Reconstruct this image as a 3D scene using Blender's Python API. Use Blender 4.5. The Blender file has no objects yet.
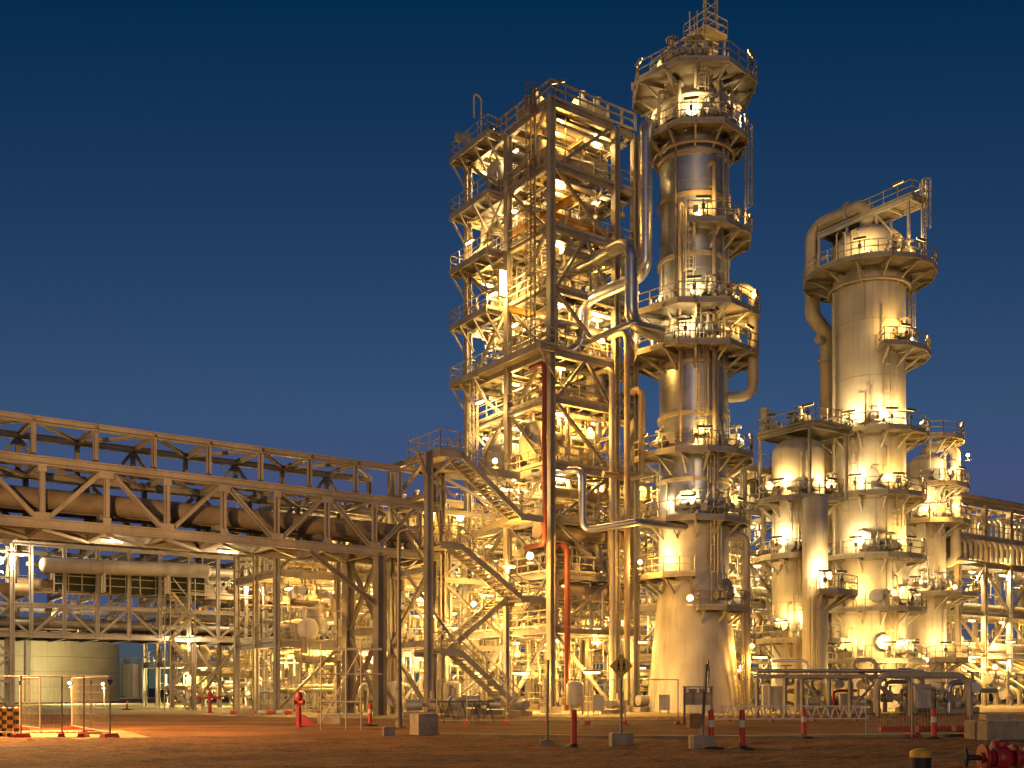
import bpy, math, random
from mathutils import Vector, Matrix
R = math.radians
random.seed(7)
rnd = random.random
def ru(a, b): return a + (b - a) * random.random()

# ------------------------------------------------------------------ camera, sky, sun, exposure
scene = bpy.context.scene
FPX, HOR, CH = 1047.0, 688.0, 1.65          # focal length in pixels, horizon row, eye height
cam_d = bpy.data.cameras.new('camera')
cam_d.sensor_width = 36.0
cam_d.lens = 36.0 * FPX / 1024.0
cam_d.shift_y = (HOR - 384.0) / 1024.0
cam_d.clip_end = 6000
cam = bpy.data.objects.new('camera', cam_d)
scene.collection.objects.link(cam)
cam.location = (0, 0, CH)
cam.rotation_euler = (R(90), 0, 0)
scene.camera = cam

world = bpy.data.worlds.new('World'); scene.world = world
world.use_nodes = True
wt = world.node_tree; wt.nodes.clear()
wo = wt.nodes.new('ShaderNodeOutputWorld'); wb = wt.nodes.new('ShaderNodeBackground')
sky = wt.nodes.new('ShaderNodeTexSky'); sky.sky_type = 'NISHITA'; sky.sun_disc = False
sky.sun_elevation = R(6.0); sky.sun_rotation = R(180); sky.altitude = 0
sky.air_density = 1.0; sky.dust_density = 0.0; sky.ozone_density = 5.5
last = sky.outputs[0]                      # grade the sky to the deep dusk of the photograph
for op, val in (('MULTIPLY', (3.95, 1.46, 1.32)), ('SUBTRACT', (.60, .588, 1.294)), ('MAXIMUM', (.03, .36, 1.15)), ('MINIMUM', (1.15, 1.62, 3.7))):
    nd = wt.nodes.new('ShaderNodeVectorMath'); nd.operation = op; nd.inputs[1].default_value = val
    wt.links.new(last, nd.inputs[0]); last = nd.outputs[0]
wt.links.new(last, wb.inputs[0])
wb.inputs[1].default_value = 0.05
wt.links.new(wb.outputs[0], wo.inputs[0])

sun_d = bpy.data.lights.new('sun', 'SUN'); sun_d.energy = 0.48; sun_d.angle = R(15); sun_d.color = (1, .66, .36)
sun = bpy.data.objects.new('sun', sun_d); scene.collection.objects.link(sun)
sun.rotation_euler = (R(84), 0, 0)

scene.view_settings.view_transform = 'Standard'
scene.view_settings.look = 'None'
scene.view_settings.exposure = 0.0
scene.view_settings.gamma = 1.0
scene.view_settings.use_curve_mapping = False
cy = scene.cycles
cy.use_denoising = True
cy.max_bounces = 4; cy.diffuse_bounces = 1; cy.glossy_bounces = 2; cy.transmission_bounces = 2
cy.sample_clamp_indirect = 4.0; cy.sample_clamp_direct = 0.0
cy.caustics_reflective = False; cy.caustics_refractive = False

# ------------------------------------------------------------------ places
ANG = R(35.0); CA, SA = math.cos(ANG), math.sin(ANG)
X0, Y0 = (551 - 512) * 68 / FPX, 68.0        # foot of the corner column of the tall steel tower
def W(px, py, d): return Vector(((px - 512) * d / FPX, d, CH + (HOR - py) * d / FPX))
def G(px, d, z=0.0): return Vector(((px - 512) * d / FPX, d, z))
def U(u, v, z=0.0): return Vector((X0 + CA * u - SA * v, Y0 + SA * u + CA * v, z))
def u_at(px, v):
    t = (px - 512) / FPX
    return (t * (Y0 + CA * v) - X0 + SA * v) / (CA - SA * t)
def v_at(px, u):
    t = (px - 512) / FPX
    return (X0 + CA * u - t * (Y0 + SA * u)) / (SA + CA * t)
def uv_of(p):
    dx, dy = p[0] - X0, p[1] - Y0
    return CA * dx + SA * dy, -SA * dx + CA * dy
UD = Vector((CA, SA, 0)); VD = Vector((-SA, CA, 0)); ZD = Vector((0, 0, 1))

# ------------------------------------------------------------------ materials
MATS = {}
def mat(name, col, rough=0.6, metal=0.0, var=0.25, scale=1.2, streak=0.0, stain=(0.16, 0.07, 0.03), bump=0.0, bscale=30.0):
    m = bpy.data.materials.new(name); m.use_nodes = True
    nt = m.node_tree; N = nt.nodes; L = nt.links
    b = N['Principled BSDF']
    b.inputs['Roughness'].default_value = rough; b.inputs['Metallic'].default_value = metal
    g = N.new('ShaderNodeNewGeometry')
    n1 = N.new('ShaderNodeTexNoise'); n1.inputs['Scale'].default_value = scale; n1.inputs['Detail'].default_value = 5
    L.new(g.outputs['Position'], n1.inputs['Vector'])
    mr = N.new('ShaderNodeMapRange'); mr.inputs[1].default_value = .3; mr.inputs[2].default_value = .7
    mr.inputs[3].default_value = 1 - var; mr.inputs[4].default_value = 1 + var * .5
    L.new(n1.outputs['Fac'], mr.inputs[0])
    mul = N.new('ShaderNodeVectorMath'); mul.operation = 'MULTIPLY'
    mul.inputs[0].default_value = col
    L.new(mr.outputs[0], mul.inputs[1])
    last = mul.outputs[0]
    if streak > 0:
        mp = N.new('ShaderNodeVectorMath'); mp.operation = 'MULTIPLY'; mp.inputs[1].default_value = (2.2, 2.2, .16)
        L.new(g.outputs['Position'], mp.inputs[0])
        n2 = N.new('ShaderNodeTexNoise'); n2.inputs['Scale'].default_value = 1.6; n2.inputs['Detail'].default_value = 6
        L.new(mp.outputs[0], n2.inputs['Vector'])
        m2 = N.new('ShaderNodeMapRange'); m2.inputs[1].default_value = .52; m2.inputs[2].default_value = .78
        m2.inputs[3].default_value = 0; m2.inputs[4].default_value = streak
        L.new(n2.outputs['Fac'], m2.inputs[0])
        mx = N.new('ShaderNodeMix'); mx.data_type = 'RGBA'
        mx.inputs['B'].default_value = (*stain, 1)
        L.new(m2.outputs[0], mx.inputs['Factor']); L.new(last, mx.inputs['A'])
        last = mx.outputs['Result']
    L.new(last, b.inputs['Base Color'])
    r2 = N.new('ShaderNodeMapRange'); r2.inputs[3].default_value = max(.05, rough - .12); r2.inputs[4].default_value = min(1, rough + .15)
    L.new(n1.outputs['Fac'], r2.inputs[0]); L.new(r2.outputs[0], b.inputs['Roughness'])
    if bump > 0:
        n3 = N.new('ShaderNodeTexNoise'); n3.inputs['Scale'].default_value = bscale; n3.inputs['Detail'].default_value = 4
        L.new(g.outputs['Position'], n3.inputs['Vector'])
        bp = N.new('ShaderNodeBump'); bp.inputs['Strength'].default_value = bump; bp.inputs['Distance'].default_value = .05
        L.new(n3.outputs['Fac'], bp.inputs['Height']); L.new(bp.outputs[0], b.inputs['Normal'])
    MATS[name] = m
    return m
def emat(name, col, strength):
    m = bpy.data.materials.new(name); m.use_nodes = True
    nt = m.node_tree; b = nt.nodes['Principled BSDF']
    b.inputs['Base Color'].default_value = (.8, .8, .75, 1)
    b.inputs['Emission Color'].default_value = (*col, 1); b.inputs['Emission Strength'].default_value = strength
    m.cycles.emission_sampling = 'NONE'
    MATS[name] = m
mat('frame', (.41, .37, .30), .55, .1, .3, .8, .45)
mat('frame_dark', (.26, .22, .17), .6, .1, .3, .8, .4)
mat('frame_light', (.56, .53, .48), .5, .1, .22, .8, .25)
mat('bridge_steel', (.36, .325, .28), .6, .05, .25, .6, .35)
mat('deck', (.30, .26, .19), .65, .1, .35, 1.5, .2)
mat('rail', (.50, .44, .33), .5, .2, .2, 2)
mat('rail_dark', (.2, .16, .12), .6, .1, .2, 2)
mat('cladding', (.52, .53, .55), .34, .85, .18, .7, .12, (.2, .15, .1))
mat('cladding_dark', (.36, .345, .335), .42, .65, .3, .9, .35, (.14, .09, .06))
mat('vessel', (.60, .55, .45), .5, .05, .22, .5, .55, (.26, .17, .09), .12, 3)
mat('vessel_dark', (.45, .38, .28), .55, .05, .25, .5, .4, (.16, .1, .06))
mat('band', (.55, .45, .28), .45, .5, .25, 1.5, .2)
mat('pipe_cream', (.50, .43, .31), .5, .1, .2, 1, .2)
mat('pipe_tan', (.42, .32, .2), .55, .1, .25, 1, .3)
mat('pipe_grey', (.42, .41, .38), .45, .4, .2, 1, .2)
mat('pipe_brown', (.25, .20, .145), .55, .0, .3, 1.2, .3)
mat('pipe_red', (.24, .05, .025), .5, .0, .25, 2, .2)
mat('crane_yellow', (.75, .36, .03), .5, .0, .15, 2, .15)
mat('fire_red', (.42, .03, .025), .4, .0, .2, 4, .1)
mat('safety_red', (.62, .06, .03), .5, .0, .15, 5)
mat('white_band', (.72, .68, .6), .5, .0, .15, 5)
mat('black', (.03, .028, .026), .6, .0, .2, 5)
mat('sign_yellow', (.85, .50, .05), .5, .0, .12, 4)
mat('sign_back', (.10, .09, .08), .5, .3, .2, 4)
mat('blue_cap', (.03, .05, .2), .5, .0, .1, 4)
mat('concrete', (.40, .33, .24), .85, .0, .35, 2.5, .25, (.12, .08, .05), .3, 18)
mat('concrete_slab', (.44, .34, .16), .85, .0, .4, .8, .0, bump=.3, bscale=8)
mat('green_mesh', (.03, .045, .028), .8, .0, .3, 2)
mat('tank', (.62, .54, .36), .5, .2, .2, .3, .3, (.2, .16, .08))
mat('tank_green', (.22, .27, .2), .5, .2, .2, .3, .3)
mat('housing', (.16, .15, .13), .5, .3, .2, 4)
mat('timber', (.3, .17, .07), .75, .0, .3, 6, .3)
WARM = (1.0, .57, .13); SODIUM = (1.0, .50, .09)
HUES = [(1.0, .50, .09), (1.0, .57, .14), (1.0, .62, .2), (1.0, .70, .32)]
emat('lens_warm', (1, .62, .2), 5.0)
emat('lens_sodium', (1, .56, .13), 6.0)
emat('lens_white', (1, .88, .6), 5.0)

# ------------------------------------------------------------------ mesh helpers
coll = scene.collection
WM = {}
def frame_of(axis, up=None):
    z = axis.normalized()
    if up is None or abs(z.dot(up.normalized())) > .985:
        up = ZD if abs(z.z) < .9 else Vector((CA, SA, 0))
    x = up.cross(z)
    if x.length < 1e-5: x = Vector((1, 0, 0)).cross(z)
    x.normalize(); y = z.cross(x)
    return x, y, z
class MB:
    def __init__(s): s.v = []; s.f = []
    def add(s, vs, fs):
        o = len(s.v); s.v += [tuple(p) for p in vs]; s.f += [tuple(i + o for i in f) for f in fs]
    def hexa(s, p):      # 8 points: bottom 4 ccw, top 4 ccw
        s.add(p, [(3, 2, 1, 0), (4, 5, 6, 7), (0, 1, 5, 4), (1, 2, 6, 5), (2, 3, 7, 6), (3, 0, 4, 7)])
    def box(s, c, dx, dy, dz, X=None, Y=None):
        X = X or Vector((1, 0, 0)); Y = Y or Vector((0, 1, 0)); Z = X.cross(Y); c = Vector(c)
        q = lambda a, b, e: c + X * (a * dx / 2) + Y * (b * dy / 2) + Z * (e * dz / 2)
        s.hexa([q(-1, -1, -1), q(1, -1, -1), q(1, 1, -1), q(-1, 1, -1), q(-1, -1, 1), q(1, -1, 1), q(1, 1, 1), q(-1, 1, 1)])
    def pbox(s, u0, u1, v0, v1, z0, z1):   # box in plant axes
        s.hexa([U(u0, v0, z0), U(u1, v0, z0), U(u1, v1, z0), U(u0, v1, z0), U(u0, v0, z1), U(u1, v0, z1), U(u1, v1, z1), U(u0, v1, z1)])
    def bar(s, p0, p1, w, d=None, up=None):
        p0 = Vector(p0); p1 = Vector(p1); d = d or w
        x, y, z = frame_of(p1 - p0, up)
        q = lambda p, a, b: p + x * (a * w / 2) + y * (b * d / 2)
        s.hexa([q(p0, -1, -1), q(p0, 1, -1), q(p0, 1, 1), q(p0, -1, 1), q(p1, -1, -1), q(p1, 1, -1), q(p1, 1, 1), q(p1, -1, 1)])
    def cyl(s, p0, p1, r0, r1=None, seg=12):
        p0 = Vector(p0); p1 = Vector(p1); r1 = r0 if r1 is None else r1
        x, y, z = frame_of(p1 - p0)
        vs = []
        for p, r in ((p0, r0), (p1, r1)):
            for k in range(seg):
                a = 2 * math.pi * k / seg
                vs.append(p + x * (r * math.cos(a)) + y * (r * math.sin(a)))
        fs = [(k, (k + 1) % seg, seg + (k + 1) % seg, seg + k) for k in range(seg)]
        fs += [tuple(range(seg - 1, -1, -1)), tuple(range(seg, 2 * seg))]
        s.add(vs, fs)
    def tube(s, pts, r, seg=12, bend=None, n=6, caps=True):
        pts = [Vector(p) for p in pts]
        bend = bend if bend is not None else r * 3
        path = [pts[0]]
        for i in range(1, len(pts) - 1):
            a, b, c = pts[i - 1], pts[i], pts[i + 1]
            d0 = (a - b).normalized(); d1 = (c - b).normalized()
            cs = max(-1, min(1, d0.dot(d1))); th = math.acos(cs)
            if bend <= 0 or th > 3.1 or th < .05: path.append(b); continue
            t = min(bend / math.tan(th / 2), (a - b).length * .49, (c - b).length * .49)
            rr = t * math.tan(th / 2)
            mid = (d0 + d1).normalized(); cen = b + mid * (rr / math.sin(th / 2))
            s0 = b + d0 * t - cen; s1 = b + d1 * t - cen
            om = math.acos(max(-1, min(1, s0.normalized().dot(s1.normalized()))))
            for k in range(n + 1):
                f = k / n
                path.append(cen + (s0 * math.sin((1 - f) * om) + s1 * math.sin(f * om)) / math.sin(om))
        path.append(pts[-1])
        vs = []; x = None
        for i, p in enumerate(path):
            t = (path[min(i + 1, len(path) - 1)] - path[max(i - 1, 0)]).normalized()
            if x is None: x, y, _ = frame_of(t)
            else:
                x = (x - t * x.dot(t)).normalized(); y = t.cross(x)
            for k in range(seg):
                a = 2 * math.pi * k / seg
                vs.append(p + x * (r * math.cos(a)) + y * (r * math.sin(a)))
        m = len(path)
        fs = [(i * seg + k, i * seg + (k + 1) % seg, (i + 1) * seg + (k + 1) % seg, (i + 1) * seg + k) for i in range(m - 1) for k in range(seg)]
        if caps: fs += [tuple(range(seg - 1, -1, -1)), tuple(range((m - 1) * seg, m * seg))]
        s.add(vs, fs)
    def lathe(s, c, prof, seg=40, axis=None):
        c = Vector(c)
        x, y, z = (Vector((1, 0, 0)), Vector((0, 1, 0)), ZD) if axis is None else frame_of(axis)
        vs = []
        for (r, h) in prof:
            for k in range(seg):
                a = 2 * math.pi * k / seg
                vs.append(c + z * h + x * (max(r, .002) * math.cos(a)) + y * (max(r, .002) * math.sin(a)))
        fs = [(i * seg + k, i * seg + (k + 1) % seg, (i + 1) * seg + (k + 1) % seg, (i + 1) * seg + k) for i in range(len(prof) - 1) for k in range(seg)]
        fs += [tuple(range(seg - 1, -1, -1)), tuple(range((len(prof) - 1) * seg, len(prof) * seg))]
        s.add(vs, fs)
    def mesh(s, name, m, smooth=True):
        me = bpy.data.meshes.new(name)
        me.from_pydata(s.v, [], s.f); me.update()
        if m: me.materials.append(MATS[m])
        if smooth:
            me.shade_smooth(); me.set_sharp_from_angle(angle=R(42))
        return me
def thing(name, label, cat, loc=(0, 0, 0), group=None, rz=0.0, kind=None):
    o = bpy.data.objects.new(name, None); coll.objects.link(o)
    o.empty_display_size = .2
    M = Matrix.Translation(Vector(loc)) @ Matrix.Rotation(rz, 4, 'Z')
    o.matrix_basis = M; WM[o.name] = M
    o['label'] = label; o['category'] = cat
    if group: o['group'] = group
    if kind: o['kind'] = kind
    return o
def put(name, me, parent=None, M=None):
    o = bpy.data.objects.new(name, me); coll.objects.link(o)
    M = M if M is not None else Matrix.Identity(4)
    WM[o.name] = M
    if parent is not None:
        o.parent = parent
        o.matrix_basis = WM[parent.name].inverted() @ M
    else: o.matrix_basis = M
    return o
def build(mb, name, m, parent=None, smooth=True, org=None):
    """mesh in world coordinates -> object whose origin sits at org"""
    if org is None:
        org = Vector(mb.v[0]) if parent is None else WM[parent.name].translation
    org = Vector(org)
    mb.v = [tuple(Vector(p) - org) for p in mb.v]
    return put(name, mb.mesh(name, m, smooth), parent, Matrix.Translation(org))
def tag(o, label=None, cat=None, group=None, kind=None):
    if label: o['label'] = label
    if cat: o['category'] = cat
    if group: o['group'] = group
    if kind: o['kind'] = kind
    return o
UNIT = {}
def unit(shape, m):
    if (shape, m) in UNIT: return UNIT[shape, m]
    mb = MB()
    if shape == 'H':
        t, w = .14, .13
        P = [(-.5, -.5), (.5, -.5), (.5, -.5 + t), (w / 2, -.5 + t), (w / 2, .5 - t), (.5, .5 - t), (.5, .5), (-.5, .5), (-.5, .5 - t), (-w / 2, .5 - t), (-w / 2, -.5 + t), (-.5, -.5 + t)]
        n = len(P)
        mb.add([(x, y, z) for z in (0, 1) for x, y in P], [(k, (k + 1) % n, n + (k + 1) % n, n + k) for k in range(n)] + [tuple(range(n - 1, -1, -1)), tuple(range(n, 2 * n))])
    elif shape == 'box': mb.box((0, 0, .5), 1, 1, 1)
    elif shape == 'cyl': mb.cyl((0, 0, 0), (0, 0, 1), .5, seg=14)
    elif shape == 'L':
        t = .16; P = [(-.5, -.5), (.5, -.5), (.5, -.5 + t), (-.5 + t, -.5 + t), (-.5 + t, .5), (-.5, .5)]; n = 6
        mb.add([(x, y, z) for z in (0, 1) for x, y in P], [(k, (k + 1) % n, n + (k + 1) % n, n + k) for k in range(n)] + [tuple(range(n - 1, -1, -1)), tuple(range(n, 2 * n))])
    UNIT[shape, m] = mb.mesh(shape + '_section', m, shape == 'cyl')
    return UNIT[shape, m]
def member(name, p0, p1, w, d=None, m='frame', parent=None, shape='H', up=None):
    p0 = Vector(p0); p1 = Vector(p1); d = d or w
    x, y, z = frame_of(p1 - p0, up)
    L = (p1 - p0).length
    M = Matrix(((x.x * w, y.x * d, z.x * L, p0.x), (x.y * w, y.y * d, z.y * L, p0.y), (x.z * w, y.z * d, z.z * L, p0.z), (0, 0, 0, 1)))
    o = put(name, unit(shape, m), parent, M)
    return o
def copy_tree(root, M, label=None, group=None):
    c = root.copy(); coll.objects.link(c); c.parent = None; c.matrix_basis = M
    if label: c['label'] = label
    if group: c['group'] = group
    def rec(a, b):
        for ch in list(a.children):
            k = ch.copy(); coll.objects.link(k); k.parent = b; rec(ch, k)
    rec(root, c)
    return c
def railing(mb, pts, h=1.1, closed=False, post=1.3, t=.055, toe=True):
    pts = [Vector(p) for p in pts]
    if closed: pts = pts + [pts[0]]
    for a, b in zip(pts, pts[1:]):
        L = (b - a).length
        if L < .05: continue
        n = max(1, round(L / post))
        for k in range(n + 1):
            p = a.lerp(b, k / n); mb.bar(p, p + ZD * h, t)
        for hh in (h, h * .55): mb.bar(a + ZD * hh, b + ZD * hh, t)
        if toe: mb.bar(a + ZD * .08, b + ZD * .08, .02, .14, ZD)
def light(parent, kind, loc, power, color, size=.12, direction=None, sy=None, spot=None):
    ld = bpy.data.lights.new('lamp_light', kind); ld.energy = power; ld.color = color
    if kind == 'AREA':
        ld.shape = 'RECTANGLE'; ld.size = size; ld.size_y = sy or size
    else: ld.shadow_soft_size = size
    if kind == 'SPOT': ld.spot_size = spot or R(130); ld.spot_blend = .6
    o = bpy.data.objects.new('lamp_light', ld); coll.objects.link(o)
    M = Matrix.Translation(Vector(loc))
    if direction is not None:
        M = M @ Vector(direction).to_track_quat('-Z', 'Y').to_matrix().to_4x4()
    o.parent = parent; o.matrix_basis = WM[parent.name].inverted() @ M
    return o

# ------------------------------------------------------------------ ground
def sheet(name, poly, z, m, thick=0.0):
    mb = MB(); n = len(poly)
    if thick:
        mb.add([(x, y, z - thick) for x, y in poly] + [(x, y, z) for x, y in poly],
               [tuple(range(n - 1, -1, -1)), tuple(range(n, 2 * n))] + [(k, (k + 1) % n, n + (k + 1) % n, n + k) for k in range(n)])
    else: mb.add([(x, y, z) for x, y in poly], [tuple(range(n))])
    o = build(mb, name, m, None, False, (0, 0, 0)); o['kind'] = 'structure'
    return o
def ground_material():
    m = bpy.data.materials.new('dirt'); m.use_nodes = True; nt = m.node_tree; N = nt.nodes; L = nt.links; b = N['Principled BSDF']
    g = N.new('ShaderNodeNewGeometry')
    def noise(s, d, vec=None):
        n = N.new('ShaderNodeTexNoise'); n.inputs['Scale'].default_value = s; n.inputs['Detail'].default_value = d
        L.new(vec or g.outputs['Position'], n.inputs['Vector']); return n
    mp = N.new('ShaderNodeVectorMath'); mp.operation = 'MULTIPLY'; mp.inputs[1].default_value = (.10, .55, 1)
    L.new(g.outputs['Position'], mp.inputs[0])
    a = noise(.35, 6); t = noise(1.3, 5, mp.outputs[0]); f = noise(14, 3)
    r = N.new('ShaderNodeValToRGB'); r.color_ramp.elements[0].color = (.15, .056, .013, 1); r.color_ramp.elements[1].color = (.40, .165, .04, 1)
    r.color_ramp.elements[0].position = .36; r.color_ramp.elements[1].position = .62
    mx = N.new('ShaderNodeMath'); mx.operation = 'MULTIPLY_ADD'; mx.inputs[1].default_value = .55
    ad = N.new('ShaderNodeMath'); ad.operation = 'MULTIPLY'; ad.inputs[1].default_value = .45
    L.new(t.outputs['Fac'], ad.inputs[0]); L.new(a.outputs['Fac'], mx.inputs[0]); L.new(ad.outputs[0], mx.inputs[2])
    L.new(mx.outputs[0], r.inputs[0])
    wv = N.new('ShaderNodeTexWave'); wv.wave_type = 'RINGS'; wv.rings_direction = 'Z'; wv.inputs['Scale'].default_value = .55; wv.inputs['Distortion'].default_value = 9; wv.inputs['Detail'].default_value = 3; wv.inputs['Detail Scale'].default_value = .25
    of = N.new('ShaderNodeVectorMath'); of.operation = 'ADD'; of.inputs[1].default_value = (14, -62, 0); L.new(g.outputs['Position'], of.inputs[0]); L.new(of.outputs[0], wv.inputs['Vector'])
    m2 = N.new('ShaderNodeMix'); m2.data_type = 'RGBA'; m2.blend_type = 'MULTIPLY'; m2.inputs['Factor'].default_value = .9
    wr2 = N.new('ShaderNodeMapRange'); wr2.inputs[3].default_value = .72; wr2.inputs[4].default_value = 1.15; L.new(wv.outputs['Fac'], wr2.inputs[0])
    m3 = N.new('ShaderNodeMix'); m3.data_type = 'RGBA'; m3.blend_type = 'MULTIPLY'; m3.inputs['Factor'].default_value = 1.0; L.new(wr2.outputs[0], m3.inputs['B'])
    gv = noise(38, 2)
    r2 = N.new('ShaderNodeMapRange'); r2.inputs[1].default_value = .3; r2.inputs[2].default_value = .7; r2.inputs[3].default_value = .35; r2.inputs[4].default_value = 1.6
    L.new(f.outputs['Fac'], r2.inputs[0]); L.new(r.outputs[0], m2.inputs['A']); L.new(r2.outputs[0], m2.inputs['B'])
    L.new(m2.outputs['Result'], m3.inputs['A']); L.new(m3.outputs['Result'], b.inputs['Base Color']); b.inputs['Roughness'].default_value = .9
    bp = N.new('ShaderNodeBump'); bp.inputs['Strength'].default_value = .7; bp.inputs['Distance'].default_value = .12
    ma = N.new('ShaderNodeMath'); ma.operation = 'ADD'; L.new(gv.outputs['Fac'], ma.inputs[0]); L.new(f.outputs['Fac'], ma.inputs[1])
    L.new(ma.outputs[0], bp.inputs['Height']); L.new(bp.outputs[0], b.inputs['Normal'])
    MATS['dirt'] = m
ground_material()
sheet('ground', [(-3000, -60), (3000, -60), (3000, 5500), (-3000, 5500)], 0, 'dirt')
# pale concrete plant pad behind the fences, and strips of paving in front of it
sheet('plant_pad_paving', [tuple(U(u, v)[:2]) for u, v in ((-4, -9), (70, -24), (95, 60), (-60, 60), (-60, 34), (-16, 8))], .012, 'concrete_slab')
sheet('kerb_strip', [tuple(G(px, d)[:2]) for px, d in ((440, 35.6), (600, 34.2), (740, 33.8), (1100, 36.5), (1100, 38.2), (740, 34.6), (600, 34.7), (440, 36.1))], .1, 'concrete_slab', .1)
sheet('paving_strip', [tuple(G(px, d)[:2]) for px, d in ((715, 34.9), (1100, 38.6), (1100, 41), (860, 38), (715, 35.6))], .008, 'concrete_slab')
sheet('laydown_paving', [tuple(G(px, d)[:2]) for px, d in ((-60, 33.5), (95, 33.5), (158, 34), (120, 41), (-60, 41))], .008, 'concrete_slab')
sheet('access_road', [tuple(G(px, d)[:2]) for px, d in ((-80, 80), (110, 74), (250, 60), (420, 55), (430, 62), (260, 72), (120, 95), (-80, 110))], .006, 'concrete_slab')

# ------------------------------------------------------------------ lamps
PW = 2.1      # overall lamp power
def platform_light(p, inward, power, label, group, w=.95, color=WARM):
    """fluorescent fitting on a stanchion, its tube facing inward to the shell"""
    p = Vector(p); n = Vector((inward[0], inward[1], 0)).normalized(); s = Vector((-n.y, n.x, 0))
    t = thing('platform_light', label, 'lamp', p, group)
    mb = MB(); mb.bar(p, p + ZD * 1.25, .06); build(mb, 'post', 'housing', t, False)
    c = p + ZD * 1.36
    mb = MB(); mb.box(c - n * .04, w, .12, .15, s, n); build(mb, 'housing', 'rail_dark', t, False)
    mb = MB(); mb.box(c + n * .06, w * .92, .06, .14, s, n); build(mb, 'lens', 'lens_warm', t, False)
    mb = MB(); mb.box(p + ZD * .75 - n * .02, .22, .16, .3, s, n); build(mb, 'ballast_box', 'housing', t, False)
    light(t, 'AREA', c + n * .12, power * PW, random.choice(HUES[1:]) if color == WARM else color, w, n + ZD * .12, .14)
    return t
def hanging_light(p, power, label, group, color=WARM, axis=None, lens='lens_warm', L=.9):
    """fluorescent batten hung under a beam"""
    p = Vector(p); a = axis or UD; b = Vector((-a.y, a.x, 0))
    t = thing('batten_light', label, 'lamp', p, group)
    mb = MB(); mb.box(p - ZD * .05, L, .22, .1, a, b); build(mb, 'housing', 'housing', t, False)
    mb = MB(); mb.box(p - ZD * .16, L * .94, .17, .12, a, b); build(mb, 'lens', lens, t, False)
    mb = MB(); mb.bar(p, p + ZD * .35, .04); build(mb, 'hanger', 'housing', t, False)
    light(t, 'POINT', p - ZD * .34, power * PW, random.choice(HUES) if color == WARM else color, .1)
    return t
def floodlight(p, direction, power, label, color=SODIUM, s=.55, lens='lens_sodium', group=None, spot=None):
    p = Vector(p); n = Vector(direction).normalized(); x, y, z = frame_of(n)
    t = thing('floodlight', label, 'lamp', p, group)
    mb = MB(); mb.hexa([p - z * .3 + x * (a * s * .2) + y * (b * s * .18) for a, b in ((-1, -1), (1, -1), (1, 1), (-1, 1))] + [p + x * (a * s * .17) + y * (b * s * .17) for a, b in ((-1, -1), (1, -1), (1, 1), (-1, 1))])
    build(mb, 'housing', 'housing', t, False)
    mb = MB(); mb.cyl(p, p + z * .07, s * .26, s * .26, 14); build(mb, 'lens', lens, t, False)
    mb = MB(); mb.bar(p - z * .2, p - z * .2 - ZD * .45, .05); mb.bar(p - z * .2 - ZD * .45 - x * .2, p - z * .2 - ZD * .45 + x * .2, .06); build(mb, 'bracket', 'housing', t, False)
    light(t, 'POINT', p + z * .3, power * PW, color, .12)
    return t

# ------------------------------------------------------------------ tower parts
def ladder(parent, p, z0, z1, out, cage=True, m='rail'):
    """vertical ladder at plan point p, cage on the side 'out'"""
    p = Vector((p[0], p[1], 0)); n = Vector((out[0], out[1], 0)).normalized(); s = Vector((-n.y, n.x, 0))
    mb = MB()
    for k in (-1, 1): mb.bar(p + s * (.24 * k) + ZD * z0, p + s * (.24 * k) + ZD * (z1 + 1.1), .07)
    z = z0 + .3
    while z < z1: mb.bar(p - s * .24 + ZD * z, p + s * .24 + ZD * z, .035); z += .32
    o = build(mb, 'ladder', m, parent, False, p + ZD * z0)
    if cage and z1 - z0 > 3.2:
        mb = MB(); cz = z0 + 2.3; A = [R(a) for a in (-78, -40, 0, 40, 78)]
        q = lambda a, z: p + n * (.12 + .38 * math.cos(a)) + s * (.40 * math.sin(a)) + ZD * z
        while cz < z1 + 1.1:
            for a, b in zip(A, A[1:]): mb.bar(q(a, cz), q(b, cz), .05, .03)
            cz += .9
        for a in A: mb.bar(q(a, z0 + 2.3), q(a, z1 + 1.1), .035)
        build(mb, 'cage', m, o, False, p + ZD * z0)
    return o
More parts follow.
